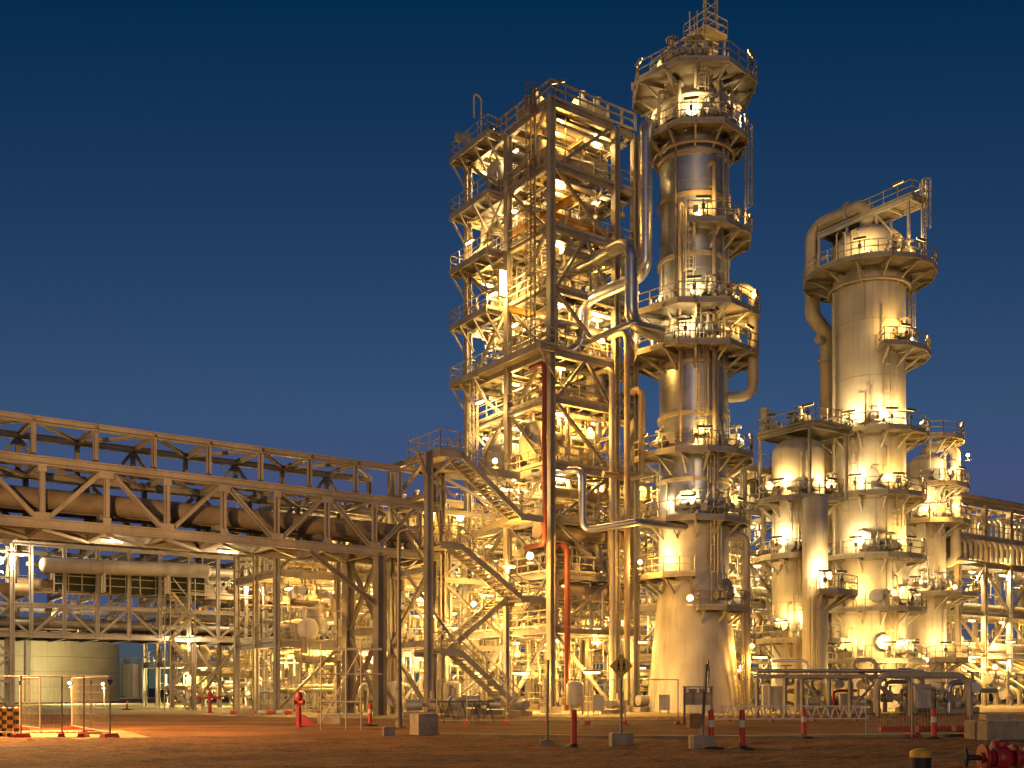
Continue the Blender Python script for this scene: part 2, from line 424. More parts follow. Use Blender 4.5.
def ring_platform(parent, c, z, ri, ro, a0=0, a1=360, seg=12, brackets=True, rail=True, m='deck'):
    cx, cy = c[0], c[1]; full = (a1 - a0) >= 359.9
    n = max(2, round(seg * (a1 - a0) / 360.0))
    A = [R(a0 + (a1 - a0) * k / n) for k in range(n + (0 if full else 1))]
    P = lambda r, a, zz: Vector((cx + r * math.cos(a), cy + r * math.sin(a), zz))
    k_in = ri + .05
    mb = MB(); org = Vector((cx, cy, z))
    cnt = n
    for k in range(cnt):
        a, b = A[k], A[(k + 1) % len(A)]
        h = (A[1] - A[0]) / 2; mid = a + h
        if full: b = a + 2 * h
        mb.hexa([P(k_in, a, z - .06), P(ro, a, z - .06), P(ro, b, z - .06), P(k_in, b, z - .06), P(k_in, a, z), P(ro, a, z), P(ro, b, z), P(k_in, b, z)])
    o = build(mb, 'platform', m, parent, False, org)
    mb = MB()
    ends = [P(ro, a, z) for a in A] + ([P(ro, A[0], z)] if full else [])
    for a, b in zip(ends, ends[1:]): mb.bar(a - ZD * .12, b - ZD * .12, .08, .26, ZD)
    if not full:
        for a in (A[0], A[-1]): mb.bar(P(k_in, a, z - .12), P(ro, a, z - .12), .08, .24, ZD)
    build(mb, 'edge_beam', 'frame', o, False, org)
    if rail:
        mb = MB(); pts = list(ends)
        if not full: pts = [P(ri + .1, A[0], z)] + pts + [P(ri + .1, A[-1], z)]
        railing(mb, pts); build(mb, 'railing', 'rail', o, False, org)
    if brackets:
        nb = max(2, round((a1 - a0) / 30.0))
        for k in range(nb + (0 if full else 1)):
            a = R(a0 + (a1 - a0) * (k if full else max(.03, min(.97, k / nb * .94 + .03)) * nb) / nb) if full else R(a0 + (a1 - a0) * (.04 + .92 * k / nb))
            member('bracket', P(ri * .98, a, z - .2), P(ro * .97, a, z - .2), .14, .24, 'frame', o, 'H')
            member('knee_brace', P(ri * .98, a, z - 1.25), P(ri + (ro - ri) * .72, a, z - .3), .13, .13, 'frame', o, 'box')
    return o
def tower_lights(c, z, ro, angs, power, label, group):
    for a in angs:
        a = R(a + ru(-9, 9)); p = Vector((c[0] + (ro - .22) * math.cos(a), c[1] + (ro - .22) * math.sin(a), z))
        platform_light(p, (-math.cos(a), -math.sin(a)), power, label, group)
def dome(r, z, h, n=7):
    return [(r * math.cos(math.pi / 2 * k / n), z + h * math.sin(math.pi / 2 * k / n)) for k in range(n + 1)]
def nozzle(parent, c, r, a, z, L=.5, rn=.25, m='vessel'):
    a = R(a); d = Vector((math.cos(a), math.sin(a), 0)); p = Vector((c[0], c[1], z)) + d * (r - .05)
    mb = MB(); mb.cyl(p, p + d * L, rn, seg=16); o = build(mb, 'nozzle', m, parent)
    mb = MB(); mb.cyl(p + d * L, p + d * (L + .14), rn * 1.45, seg=16); mb.cyl(p + d * (L + .14), p + d * (L + .2), rn * 1.35, seg=16); build(mb, 'flange', 'pipe_grey', o)
def band(parent, c, z, r, h=.18, m='band', w=.1):
    mb = MB(); mb.lathe((c[0], c[1], z), [(r - .02, 0), (r + w, 0), (r + w, h), (r - .02, h)], 40); return build(mb, 'ring', m, parent)

# ================================================================== TALL COLUMN BESIDE THE STEEL TOWER
C1 = W(693.5, HOR, 72); r1 = 2.36
T1 = thing('process_column', 'tallest silver clad process column with octagonal platforms beside the steel tower', 'column', (C1.x, C1.y, 0))
def shell(parent, c, prof, m, name='shell', seg=48):
    mb = MB(); mb.lathe((c[0], c[1], 0), prof, seg); return build(mb, name, m, parent)
def skirt_with_seams(parent, c, r_top, r_bot, z1, m='vessel'):
    return shell(parent, c, [(r_bot, .02), (r_bot - (r_bot - r_top) * .45, z1 * .45), (r_top, z1)], m, 'skirt')
skirt_with_seams(T1, C1, 2.36, 3.25, 8.6)
shell(T1, C1, [(2.36, 8.6), (2.38, 8.62), (2.38, 12.6)], 'vessel')
Z1 = [12.6, 15.6, 20.0, 23.4, 27.6, 30.6, 34.6, 37.4, 40.0]
for i, (a, b) in enumerate(zip(Z1, Z1[1:])):
    o = shell(T1, C1, [(2.34, a), (2.34, b)], 'cladding' if i in (0, 1, 2, 5, 6) else 'cladding_dark', 'shell_course')
    band(T1, C1, b - .1, 2.34, .26, 'band', .14)
    z = a + 1.0
    while z < b - .3:
        band(T1, C1, z, 2.34, .05, 'cladding', .015); z += 1.05
shell(T1, C1, [(2.28, 40.0), (2.28, 43.4)] + dome(2.28, 43.4, 1.3)[1:], 'vessel_dark', 'shell')
PL1 = [(42.6, 4.3, 0, 360, 8), (38.9, 3.75, 0, 360, 8), (32.3, 4.0, -105, 45, 10), (26.9, 4.5, 0, 360, 8), (24.25, 4.4, 0, 360, 8), (17.3, 4.1, -175, 60, 12), (12.9, 3.75, 0, 360, 12), (7.0, 3.9, -95, 75, 12), (9.2, 3.9, 165, 262, 12)]
lab1 = 'batten light on a platform rail of the tallest silver column'
for z, ro, a0, a1, seg in PL1:
    if a1 - a0 >= 359: a0, a1 = 22.5, 382.5
    ring_platform(T1, C1, z, 2.36, ro, a0, a1, seg)
for z, ro, angs in ((42.6, 4.3, (200, 330)), (38.9, 3.75, (185, 265, 350)), (32.3, 4.0, (-85, -10)), (26.9, 4.5, (200, 262, 345)), (24.25, 4.4, (180, 245, 320, 20)), (17.3, 4.1, (-160, -85, -20)), (12.9, 3.75, (205, 260, 320)), (7.0, 3.9, (-15,)), (9.2, 3.9, (205,))):
    tower_lights(C1, z, ro, angs, 60, lab1, 'platform lights of the tallest silver column')
# caged ladders between the platforms
def polar(c, r, a): return Vector((c[0] + r * math.cos(R(a)), c[1] + r * math.sin(R(a)), 0))
def lad(parent, c, r, a, z0, z1, cage=True):
    ladder(parent, polar(c, r + .28, a), z0, z1, (math.cos(R(a)), math.sin(R(a))), cage)
for a, z0, z1, r in ((-88, 38.9, 42.6, 2.45), (-8, 32.3, 38.9, 3.2), (-105, 26.9, 32.3, 2.5), (-95, 24.25, 26.9, 2.5), (-88, 17.3, 24.25, 2.5), (-75, 12.9, 17.3, 2.5), (-70, 7.0, 12.9, 2.5), (-30, 0, 7.0, 3.2)):
    lad(T1, C1, r, a, z0, z1)
for a, z, rn in ((-60, 40.8, .35), (-120, 39.9, .3), (-70, 14.2, .45), (-50, 8.4, .4), (-110, 13.9, .55), (-30, 25.5, .3), (-130, 18.5, .3), (-45, 33.4, .25), (-140, 27.9, .4), (-60, 28.0, .35)):
    nozzle(T1, C1, 2.34, a, z, .45, rn)
# crown of walkways and the lattice mast on top
mb = MB(); org = Vector((C1.x, C1.y, 46.2))
def vbox(mb, c, w0, w1, s0, s1, z0, z1):   # box along the -v direction through plan point c
    q = lambda w, s, z: Vector((c[0], c[1], 0)) - VD * w + UD * s + ZD * z
    mb.hexa([q(w0, s0, z0), q(w1, s0, z0), q(w1, s1, z0), q(w0, s1, z0), q(w0, s0, z1), q(w1, s0, z1), q(w1, s1, z1), q(w0, s1, z1)][::1])
vbox(mb, C1, -3.4, 1.4, -.9, .9, 44.8, 44.92)
top = build(mb, 'platform', 'deck', T1, False, org)
mb = MB(); q = lambda w, s, z: Vector((C1.x, C1.y, 0)) - VD * w + UD * s + ZD * z
railing(mb, [q(-3.4, -.9, 44.92), q(1.4, -.9, 44.92), q(1.4, .9, 44.92), q(-3.4, .9, 44.92)], closed=True); build(mb, 'railing', 'rail', top, False, org)
for w in (-3.2, -1.6, 0, 1.2): member('bracket', q(w, -.9, 44.7), q(w, .9, 44.7), .15, .2, 'frame', top)
for s in (-.9, .9):
    member('edge_beam', q(-3.4, s, 44.7), q(1.4, s, 44.7), .12, .24, 'frame', top, 'box')
    for w in (-2.6, 1.2): member('post', q(w, s, 42.6), q(w, s, 44.7), .18, .18, 'frame', top)
mb = MB(); vbox(mb, C1, -.1, 1.9, -.8, 1.3, 45.8, 45.9); top2 = build(mb, 'platform', 'deck', T1, False, org)
mb = MB(); railing(mb, [q(-.1, -.8, 45.9), q(1.9, -.8, 45.9), q(1.9, 1.3, 45.9), q(-.1, 1.3, 45.9)], closed=True); build(mb, 'railing', 'rail', top2, False, org)
for w in (.1, 1.7):
    for s in (-.7, 1.2): member('post', q(w, s, 44.0 if w > 1 else 44.9), q(w, s, 45.8), .14, .14, 'frame', top2)
lad(T1, C1, 1.9, -100, 42.6, 45.7, False)
mp = q(1.0, .6, 0)
mast = thing('lattice_mast', 'thin dark lattice mast rising from the top of the tallest column', 'mast', mp + ZD * 45.9)
B = .42
for k, (a, b) in enumerate(((-1, -1), (1, -1), (1, 1), (-1, 1))):
    member('leg', mp + Vector((a * B, b * B, 45.9)), mp + Vector((a * B * .8, b * B * .8, 52)), .08, .08, 'rail', mast, 'box')
z = 45.9
while z < 51.4:
    for (a, b), (e, f) in (((-1, -1), (1, -1)), ((1, -1), (1, 1)), ((1, 1), (-1, 1)), ((-1, 1), (-1, -1))):
        member('lacing', mp + Vector((a * B * .95, b * B * .95, z)), mp + Vector((e * B * .95, f * B * .95, z + .6)), .05, .05, 'rail', mast, 'box')
    z += .6
# overhead pipe swinging off the right side at the wide platform
def pipe_thing(name, label, pts, r, m, cat='pipe', group=None, seg=16, bend=None, bands=None, flanges=()):
    t = thing(name, label, cat, pts[0], group)
    mb = MB(); mb.tube(pts, r, seg, bend if bend is not None else r * 2.6); build(mb, 'pipe_run', m, t)
    for (p, d) in flanges:
        p = Vector(p); d = Vector(d).normalized(); mb = MB(); mb.cyl(p - d * .12, p + d * .12, r * 1.35, seg=seg); build(mb, 'flange', 'pipe_grey', t)
    if bands:
        P = [Vector(p) for p in pts]
        for a, b in zip(P, P[1:]):
            L = (b - a).length; d = (b - a).normalized(); k = r * 2.8 + .1
            while k < L - r * 2.8:
                mb = MB(); mb.cyl(a + d * k - d * .03, a + d * k + d * .03, r * 1.05, seg=seg); build(mb, 'band', 'pipe_grey', t); k += bands
    return t
pr = lambda a, r, z: polar(C1, r, a) + ZD * z
pipe_thing('side_pipe', 'hooked cream pipe leaving the tall column at right and turning down through its platforms', [pr(-12, 2.2, 28.9), pr(-12, 4.0, 28.9), pr(-12, 4.0, 21.5), pr(-12, 2.2, 21.5)], .36, 'pipe_cream', flanges=[(pr(-12, 2.75, 28.9), pr(-12, 1, 0) - pr(-12, 0, 0))])
pipe_thing('downcomer_pipe', 'dark slim pipe running down the front of the tallest column', [pr(-72, 2.2, 36.6), pr(-72, 2.95, 36.6), pr(-72, 2.95, 13.4), pr(-72, 2.2, 13.4)], .16, 'pipe_brown')
pipe_thing('downcomer_pipe', 'thin tan pipe beside the ladders on the tallest column', [pr(-118, 2.2, 33.9), pr(-118, 2.85, 33.9), pr(-118, 2.85, 18.0)], .1, 'pipe_tan')
pipe_thing('downcomer_pipe', 'cream pipe pair standing against the skirt right of the tallest column', [pr(-22, 2.2, 12.0), pr(-22, 3.6, 12.0), pr(-22, 3.6, .3)], .24, 'pipe_cream')

# ================================================================== SILVER PIPES IN FRONT OF THE STEEL TOWER
pipe_thing('overhead_pipe', 'tall blue-silver vertical pipe in front of the steel tower, beside the tallest column', [pr(175, 2.2, 39.6), U(6.4, -2.0, 39.6), U(6.4, -2.0, 29.4), U(6.4, 3.0, 29.4)], .46, 'cladding', bands=1.6, bend=1.0, seg=22)
pipe_thing('looped_pipe', 'silver pipe bending out of the steel tower and dropping in an upright loop', [U(3.59, 6, 30.3), U(3.59, -3.74, 30.3), U(3.59, -3.74, 24.9), U(8.8, -2.9, 24.9)], .42, 'cladding', bands=1.6, bend=1.15, seg=22)
pipe_thing('looped_pipe', 'lower silver pipe branching from the loop and dropping inside the steel tower', [U(3.59, -3.74, 27.7), U(3.2, .665, 27.7), U(3.2, .665, 24.2), U(1.4, 2.2, 24.2)], .40, 'cladding', bands=1.6, bend=1.1, seg=22)
pipe_thing('straight_pipe', 'thin straight silver pipe running out under the loops', [U(3.4, 1.5, 24.9), U(3.4, -4.1, 24.9), U(6.0, -4.2, 24.9)], .2, 'cladding', bend=.5)
pipe_thing('cranked_pipe', 'thin cranked silver pipe dropping mid-height then running right in front of the columns', [U(-.2, 1.8, 15.9), U(1.9, -.9, 15.9), U(1.9, -.9, 11.9), U(4.4, -3.4, 12.4), U(8.6, -3.6, 12.4)], .25, 'cladding', bend=.55)
pipe_thing('red_riser', 'dark red riser pipe beside the corner leg at mid-height', [U(-.75, 1.2, 22.6), U(-.75, -.3, 22.6), U(-.75, -.3, 10.9), U(-.75, 1.8, 10.9)], .17, 'pipe_red')
pipe_thing('red_riser', 'bright orange-red riser pipe standing at ground right of the corner leg', [U(.95, 1.2, 11.0), U(.95, -.5, 11.0), U(.95, -.5, .2)], .2, 'pipe_red')
for px, v, y0, y1, r, m, lb in ((612, -.8, 368, 700, .2, 'pipe_cream', 'long cream riser pipe in front of the right leg of the steel tower'), (627, -1.6, 330, 700, .2, 'pipe_tan', 'tan riser pipe between the steel tower and the tallest column'), (642, -1.4, 388, 478, .22, 'pipe_tan', 'short tan riser pipe curling left beside the tallest column')):
    u = u_at(px, v); d = (U(u, v)).y; z1 = W(px, y0, d).z; z0 = max(.1, W(px, y1, d).z)
    pipe_thing('riser_pipe', lb, [U(u, v + 2.2, z1), U(u, v, z1), U(u, v, z0)] + ([U(u - 3, v + .5, z0)] if y1 < 500 else []), r, m, bend=.7)

# ================================================================== TALL STEEL TOWER
ST = thing('steel_tower', 'tall open steel tower packed with lit pipes and vessels', 'steel tower', U(0, 0, 0))
us = [0, 5.5, 7.2]; vs = [0, 4.9, 10.0]
LV = [5.4, 9.0, 12.6, 16.1, 20.4, 23.5, 27.6, 31.6, 35.6, 39.7]
for u in us:
    for v in vs:
        member('column', U(u, v, 0), U(u, v, 39.7 if (u, v) != (0, 0) else 40.2), (.44 if u < 6 else .36), .44, 'frame', ST, 'H', UD)
        mb = MB(); mb.pbox(u - .5, u + .5, v - .5, v + .5, 0.0, .45); build(mb, 'footing', 'concrete', ST, False)
for i, z in enumerate(LV):
    big = z in (23.5, 16.1, 39.7)
    h = .52 if big else .38
    for v in vs:
        for a, b in zip(us, us[1:]):
            member('beam', U(a + .25, v, z), U(b - .25, v, z), .3, h, 'frame', ST)
    for u in us:
        for a, b in zip(vs, vs[1:]):
            member('beam', U(u, a + .25, z), U(u, b - .25, z), .3, h, 'frame', ST)
    # joists
    for v in (1.2, 2.4, 3.6, 6.2, 7.5, 8.8):
        member('joist', U(.2, v, z + .02), U(7.0, v, z + .02), .18, .3, 'frame', ST)
    # floor plates with openings
    cells = [(0.2, 2.7, .2, 4.7), (2.75, 5.3, .2, 4.7), (5.5, 7.2, .2, 4.7), (.2, 2.7, 5.1, 9.8), (2.75, 5.3, 5.1, 9.8), (5.5, 7.2, 5.1, 9.8)]
    for k, (a, b, c, d) in enumerate(cells):
        if z > 39 and k in (0, 1, 3): pass
        elif (i * 7 + k * 5) % 4 == 1: continue
        mb = MB(); mb.pbox(a, b, c, d, z + .18, z + .24); build(mb, 'floor_plate', 'deck', ST, False)
    mb = MB(); railing(mb, [U(7.1, -.1, z + .25), U(-.1, -.1, z + .25), U(-.1, 9.9, z + .25)]); build(mb, 'railing', 'rail', ST, False)
# outboard galleries on the face towards the bridge
for i, z in enumerate((23.5, 27.6, 31.6, 35.6, 39.7)):
    va = -.6 if i == 0 else 5.6
    mb = MB(); mb.pbox(-1.25, -.1, va, 10.45, z + .14, z + .22); g = build(mb, 'gallery', 'deck', ST, False)
    mb = MB(); mb.pbox(-1.33, -1.25, va, 10.45, z - .12, z + .3); mb.pbox(-1.25, 4.5, 10.45, 10.53, z - .12, z + .3); build(mb, 'edge_beam', 'frame', g, False)
    mb = MB(); mb.pbox(-.1, 4.5, 10.15, 10.45, z + .14, z + .22); build(mb, 'gallery', 'deck', ST, False)
    mb = MB(); railing(mb, [U(-.1, va, z + .22), U(-1.25, va, z + .22), U(-1.25, 10.4, z + .22), U(4.4, 10.4, z + .22)]); build(mb, 'railing', 'rail', g, False)
    for v in (va + .2, 7.4, 9.2, 10.3):
        member('bracket', U(0, v, z), U(-1.25, v, z), .16, .26, 'frame', g)
        member('knee_brace', U(0, v, z - 1.7), U(-1.2, v, z - .1), .12, .12, 'frame', g, 'box')
    for u in (0.2, 4.4): member('bracket', U(u, 10, z), U(u, 10.45, z), .16, .26, 'frame', g); member('knee_brace', U(u, 10.1, z - 1.7), U(u, 10.4, z - .1), .12, .12, 'frame', g, 'box')
# braces: right face (v = 0) and left face (u = 0)
def brace(p, q, w=.2, m='frame', parent=None): return member('brace', p, q, w, w, m, parent or ST, 'H')
for i, (a, b) in enumerate(zip(LV, LV[1:])):
    if i in (4, 6): 
        brace(U(.3, -.02, a), U(2.9, -.02, b)); brace(U(5.2, -.02, a), U(2.9, -.02, b))
    elif i % 2: brace(U(.3, -.02, b), U(5.2, -.02, a))
    else: brace(U(.3, -.02, a), U(5.2, -.02, b))
    if i % 2: brace(U(-.02, .3, a), U(-.02, 4.6, b))
    else: brace(U(-.02, .3, b), U(-.02, 4.6, a))
    if i % 2: brace(U(-.02, 5.2, b), U(-.02, 9.8, a))
    else: brace(U(-.02, 5.2, a), U(-.02, 9.8, b))
    if i % 3 == 0: brace(U(5.6, 10, a), U(.3, 10, b))
brace(U(.3, -.03, 5.2), U(5.2, -.03, .4)); brace(U(-.03, 4.7, .4), U(-.03, .3, 5.2)); brace(U(-.03, 5.1, 5.2), U(-.03, 9.7, .4))
lad_o = ladder(ST, U(-.35, 1.5)[:2], 23.7, 40.3, -UD, True, 'rail_dark')
ladder(ST, U(-.35, 8.4)[:2], 16.2, 23.6, -UD, True)
mb = MB(); railing(mb, [U(7.2, -.15, 39.95), U(-.15, -.15, 39.95), U(-.15, 9.9, 39.95)], 1.15, t=.07); build(mb, 'railing', 'rail', ST, False)
# davit-like hoop and vent on the roof corner
pipe_thing('vent_pipe', 'short fat grey vent stub on the far roof corner of the steel tower', [U(.8, 11.0, 40.4), U(.8, 11.0, 42.2), U(.2, 11.8, 42.6)], .42, 'pipe_grey', bend=.7)
pipe_thing('hoop_rail', 'ladder hoop standing above the roof rail of the steel tower', [U(-.7, 7.2, 40.4), U(-.7, 7.2, 43.0), U(-1.3, 7.2, 43.3), U(-1.3, 7.2, 41.5)], .07, 'rail', bend=.3, seg=8)
# yellow runway beams
for (p, q_) in (((.6, .9, 32.9), (6.6, .9, 32.9)), ((.6, 3.2, 32.9), (6.6, 3.2, 32.9)), ((1.0, -.9, 33.4), (1.0, 7, 33.4)), ((-1.1, 3.2, 27.0), (5, 3.2, 27.0)), ((.8, 6.6, 32.9), (6.6, 6.6, 32.9))):
    o = member('runway_beam', U(*p), U(*q_), .22, .42, 'crane_yellow', None, 'H'); tag(o, 'yellow crane runway beam slung under an upper floor of the steel tower', 'beam', 'yellow runway beams in the steel tower')

# vessels inside the steel tower
def horizontal_vessel(name, label, c, axis, r, L, m='vessel', group=None):
    c = Vector(c); a = Vector(axis).normalized()
    t = thing(name, label, 'vessel', c - ZD * r, group)
    hd = r * .5
    prof = [(r * math.sin(math.pi / 2 * k / 6), -L / 2 - hd * math.cos(math.pi / 2 * k / 6)) for k in range(7)] + [(r * math.cos(math.pi / 2 * k / 6), L / 2 + hd * math.sin(math.pi / 2 * k / 6)) for k in range(7)]
    mb = MB(); mb.lathe(c, prof, 32, a); build(mb, 'shell', m, t)
    for s in (-.28, .28):
        mb = MB(); p = c + a * (L * s); mb.cyl(p - a * .05, p + a * .05, r * 1.03, seg=32); build(mb, 'band', 'band', t)
        b = Vector((-a.y, a.x, 0)); mb = MB(); mb.box(p - ZD * (r * .95), r * 1.5, .3, r * .8, b, a); build(mb, 'saddle', 'frame', t, False)
        mb = MB(); mb.cyl(p + ZD * r * .9, p + ZD * (r + .4), .16); mb.cyl(p + ZD * (r + .4), p + ZD * (r + .52), .26); build(mb, 'nozzle', 'pipe_grey', t)
    return t
horizontal_vessel('horizontal_vessel', 'big golden horizontal drum on the mid-height floor of the steel tower', U(3.1, 3.0, 18.3), UD, 1.45, 4.6)
horizontal_vessel('horizontal_vessel', 'big golden drum behind the first on the mid-height floor', U(3.1, 7.5, 18.3), UD, 1.45, 4.6)
horizontal_vessel('horizontal_vessel', 'fat pale exchanger just under the roof of the steel tower', U(3.4, 2.5, 38.0), UD, .8, 5.4)
horizontal_vessel('horizontal_vessel', 'long pale exchanger deeper under the roof of the steel tower', U(3.4, 7.4, 38.2), UD, 1.0, 5.4)
horizontal_vessel('horizontal_vessel', 'pale drum lying on the roof of the steel tower', U(4.6, 1.6, 41.3), UD, .55, 2.4)
horizontal_vessel('horizontal_vessel', 'low drum lying on the roof behind the corner column', U(.9, 3.4, 41.1), VD, .5, 1.8)
horizontal_vessel('horizontal_vessel', 'cream drum lying on the upper gallery floor of the steel tower', U(2.4, 7.4, 29.4), VD, .95, 3.6)
horizontal_vessel('horizontal_vessel', 'tan drum low in the steel tower above the ground lamps', U(3.0, 7.4, 10.7), VD, 1.0, 3.4, 'vessel_dark')
for a, b, z, r, lb in ((-.4, 6.8, 12.0, .55, 'fat tan pipe crossing low behind the corner leg of the steel tower'), (1.0, 7.0, 8.2, .5, 'fat tan pipe crossing just above the ground lamps of the steel tower')):
    pipe_thing('header_pipe', lb, [U(a, 1.0, z), U(b, 1.0, z)], r, 'pipe_tan', seg=20)
pipe_thing('header_pipe', 'fat cream pipe with an elbow under the roof of the steel tower', [U(.4, .9, 36.6), U(4.6, .9, 36.9), U(4.6, 3.4, 36.9), U(4.6, 3.4, 33)], .42, 'pipe_cream', bend=.9, seg=20)
pipe_thing('header_pipe', 'fat cream pipe crossing the left face under the roof', [U(.7, .8, 37.0), U(.7, 8.5, 37.0), U(.7, 8.5, 33)], .48, 'pipe_cream', bend=.9, seg=20)

# small piping packed onto every floor
PIPE_M = ['pipe_cream', 'pipe_cream', 'pipe_tan', 'pipe_grey', 'cladding', 'pipe_cream', 'pipe_brown']
def small_pipe(pts, r, label, group, m=None, name='process_pipe', seg=10):
    org = Vector(pts[0]); mb = MB(); mb.tube(pts, r, seg, r * 3, 4)
    o = build(mb, name, m or random.choice(PIPE_M), None, True, org)
    return tag(o, label, 'pipe', group)
labp = 'small process pipe among the crowded piping inside the steel tower'
grp = 'small pipes inside the steel tower'
for i, z in enumerate(LV[:-1]):
    H = LV[i + 1] - z
    for k in range(5):
        v = ru(.5, 9.4); zz = z + ru(.5, H - .5); a = ru(.2, 2.5); b = ru(4.6, 7.0); r = ru(.06, .2)
        pts = [U(a, v, zz + random.choice((-1, 1)) * ru(.4, .9)), U(a, v, zz), U(b, v, zz), U(b, v, zz - ru(.5, 1.2))]
        small_pipe(pts, r, labp, grp)
    for k in range(4):
        u = ru(.3, 6.8); zz = z + ru(.5, H - .5); a = ru(.1, 2.5); b = ru(5, 9.6); r = ru(.06, .18)
        small_pipe([U(u, a, zz + ru(-.9, .9)), U(u, a, zz), U(u, b, zz), U(u + ru(-1, 1), b, zz)], r, labp, grp)
    for k in range(4):
        u, v = ru(.2, 7), random.choice((ru(.15, 1), ru(1, 9.5))); r = ru(.05, .14)
        small_pipe([U(u, v, z + .1), U(u, v, z + H + ru(-.6, .6))], r, labp, grp)

# ------------------------------------------------------------------ small equipment prototypes (built once, copied)
def make_valve():
    t = thing('valve', 'pipe valve with a round handwheel', 'valve', (0, 0, 0))
    mb = MB(); mb.lathe((0, 0, 0), [(.12, -.4), (.12, -.2), (.24, -.12), (.24, .12), (.12, .2), (.12, .4)], 14, Vector((1, 0, 0))); build(mb, 'body', 'pipe_grey', t)
    for s in (-1, 1):
        mb = MB(); mb.cyl((s * .38, 0, 0), (s * .46, 0, 0), .24, seg=14); build(mb, 'flange', 'pipe_grey', t)
    mb = MB(); mb.cyl((0, 0, .1), (0, 0, .62), .07, seg=10); mb.cyl((0, 0, .22), (0, 0, .3), .17, seg=12); build(mb, 'bonnet', 'frame', t)
    mb = MB()
    for k in range(12):
        a, b = 2 * math.pi * k / 12, 2 * math.pi * (k + 1) / 12
        mb.bar((.25 * math.cos(a), .25 * math.sin(a), .62), (.25 * math.cos(b), .25 * math.sin(b), .62), .05)
    for k in range(3):
        a = math.pi * k / 3; mb.bar((-.25 * math.cos(a), -.25 * math.sin(a), .62), (.25 * math.cos(a), .25 * math.sin(a), .62), .03)
    build(mb, 'handwheel', 'frame_dark', t)
    return t
def make_drum():
    t = thing('upright_drum', 'small upright cream drum', 'vessel', (0, 0, 0))
    mb = MB(); r, h = .7, 2.3
    mb.lathe((0, 0, 0), [(r * .3, .5)] + [(r * math.sin(math.pi / 2 * k / 5), .5 + .35 - .35 * math.cos(math.pi / 2 * k / 5)) for k in range(1, 6)] + dome(r, h, .35, 5)[0:], 24); build(mb, 'shell', 'vessel', t)
    for k in range(3):
        a = 2 * math.pi * k / 3; mb = MB(); mb.bar((.6 * math.cos(a), .6 * math.sin(a), 0), (.6 * math.cos(a), .6 * math.sin(a), 1.1), .12); build(mb, 'leg', 'frame', t, False)
    mb = MB(); mb.cyl((0, 0, h + .3), (0, 0, h + .75), .14); mb.cyl((0, 0, h + .7), (0, 0, h + .8), .24); build(mb, 'nozzle', 'pipe_grey', t)
    mb = MB(); mb.cyl((0, 0, 1.5), (0, 0, 1.6), r * 1.03, seg=24); build(mb, 'band', 'band', t)
    return t
def make_cabinet():
    t = thing('control_cabinet', 'pale control cabinet', 'cabinet', (0, 0, 0))
    mb = MB(); mb.box((0, 0, .95), .9, .4, 1.3); build(mb, 'body', 'frame_light', t, False)
    mb = MB(); mb.box((0, -.215, .95), .8, .03, 1.2); build(mb, 'door', 'frame_light', t, False)
    for s in (-.35, .35):
        mb = MB(); mb.bar((s, 0, 0), (s, 0, .3), .08); build(mb, 'leg', 'frame', t, False)
    return t
def make_pump():
    t = thing('pump_set', 'pump and motor on a base', 'pump', (0, 0, 0))
    mb = MB(); mb.box((0, 0, .15), 2.0, .8, .3); build(mb, 'base', 'concrete', t, False)
    mb = MB(); mb.cyl((-.85, 0, .7), (.1, 0, .7), .32, seg=16); build(mb, 'motor', 'pipe_grey', t)
    mb = MB(); mb.cyl((.1, 0, .7), (.5, 0, .7), .1, seg=10); build(mb, 'shaft', 'frame', t)
    mb = MB(); mb.cyl((.5, 0, .7), (.85, 0, .7), .38, seg=18); mb.cyl((.68, 0, .7), (.68, 0, 1.5), .14, seg=12); build(mb, 'volute', 'pipe_cream', t)
    return t
PROTO = {'valve': make_valve(), 'drum': make_drum(), 'cabinet': make_cabinet(), 'pump': make_pump()}
USED = {}
def spawn(kind, p, rz, label, group, s=1.0):
    M = Matrix.Translation(Vector(p)) @ Matrix.Rotation(rz, 4, 'Z') @ Matrix.Scale(s, 4)
    if kind not in USED:
        USED[kind] = True; o = PROTO[kind]; o.matrix_basis = M; o['label'] = label; o['group'] = group; return o
    return copy_tree(PROTO[kind], M, label, group)
for i, z in enumerate(LV[:-1]):
    for k in range(4):
        spawn('valve', U(ru(.4, 6.6), ru(.3, 9), z + ru(.7, 1.8)), ru(0, 6.28), 'handwheel valve among the piping on the steel tower floors', 'valves in the steel tower', ru(.8, 1.4))
    if i in (0, 1, 2, 4, 5, 6, 7):
        spawn('drum', U(ru(1.2, 6), ru(1.2, 3.4), z + .24), ru(0, 6), 'small upright drum on a steel tower floor', 'upright drums in the steel tower', ru(.7, 1.0))
# lamps inside the steel tower
labs = 'batten lamp hung under a floor inside the steel tower'
for i, z in enumerate(LV):
    if i == 0: zz = 4.9
    for k, (u, v) in enumerate(((1.4, .9), (5.0, 1.4), (1.0, 5.6), (4.6, 6.6), (1.2, 9.2))):
        if (i + k) % 5 == 4 and k > 1: continue
        hanging_light(U(u, v, z - .45), 300 * ru(.7, 1.3), labs, 'lamps inside the steel tower', axis=random.choice((UD, VD)))
for k, (px, py, u) in enumerate(((493, 292, -1.0), (470, 240, -1.0), (480, 400, -1.0))):
    v = v_at(px, u); p = U(u, v); p.z = W(px, py, p.y).z
    hanging_light(p, 240, 'batten lamp under an outboard gallery of the steel tower', 'gallery lamps of the steel tower', axis=VD)
# roof lamps
for k, (u, v) in enumerate(((1.2, .8), (5.2, 4), (1.0, 8.6))):
    platform_light(U(u, v, 40.45), (.3, .95) if k < 2 else (.8, .5), 110, 'batten light on the roof of the steel tower', 'roof lights of the steel tower')
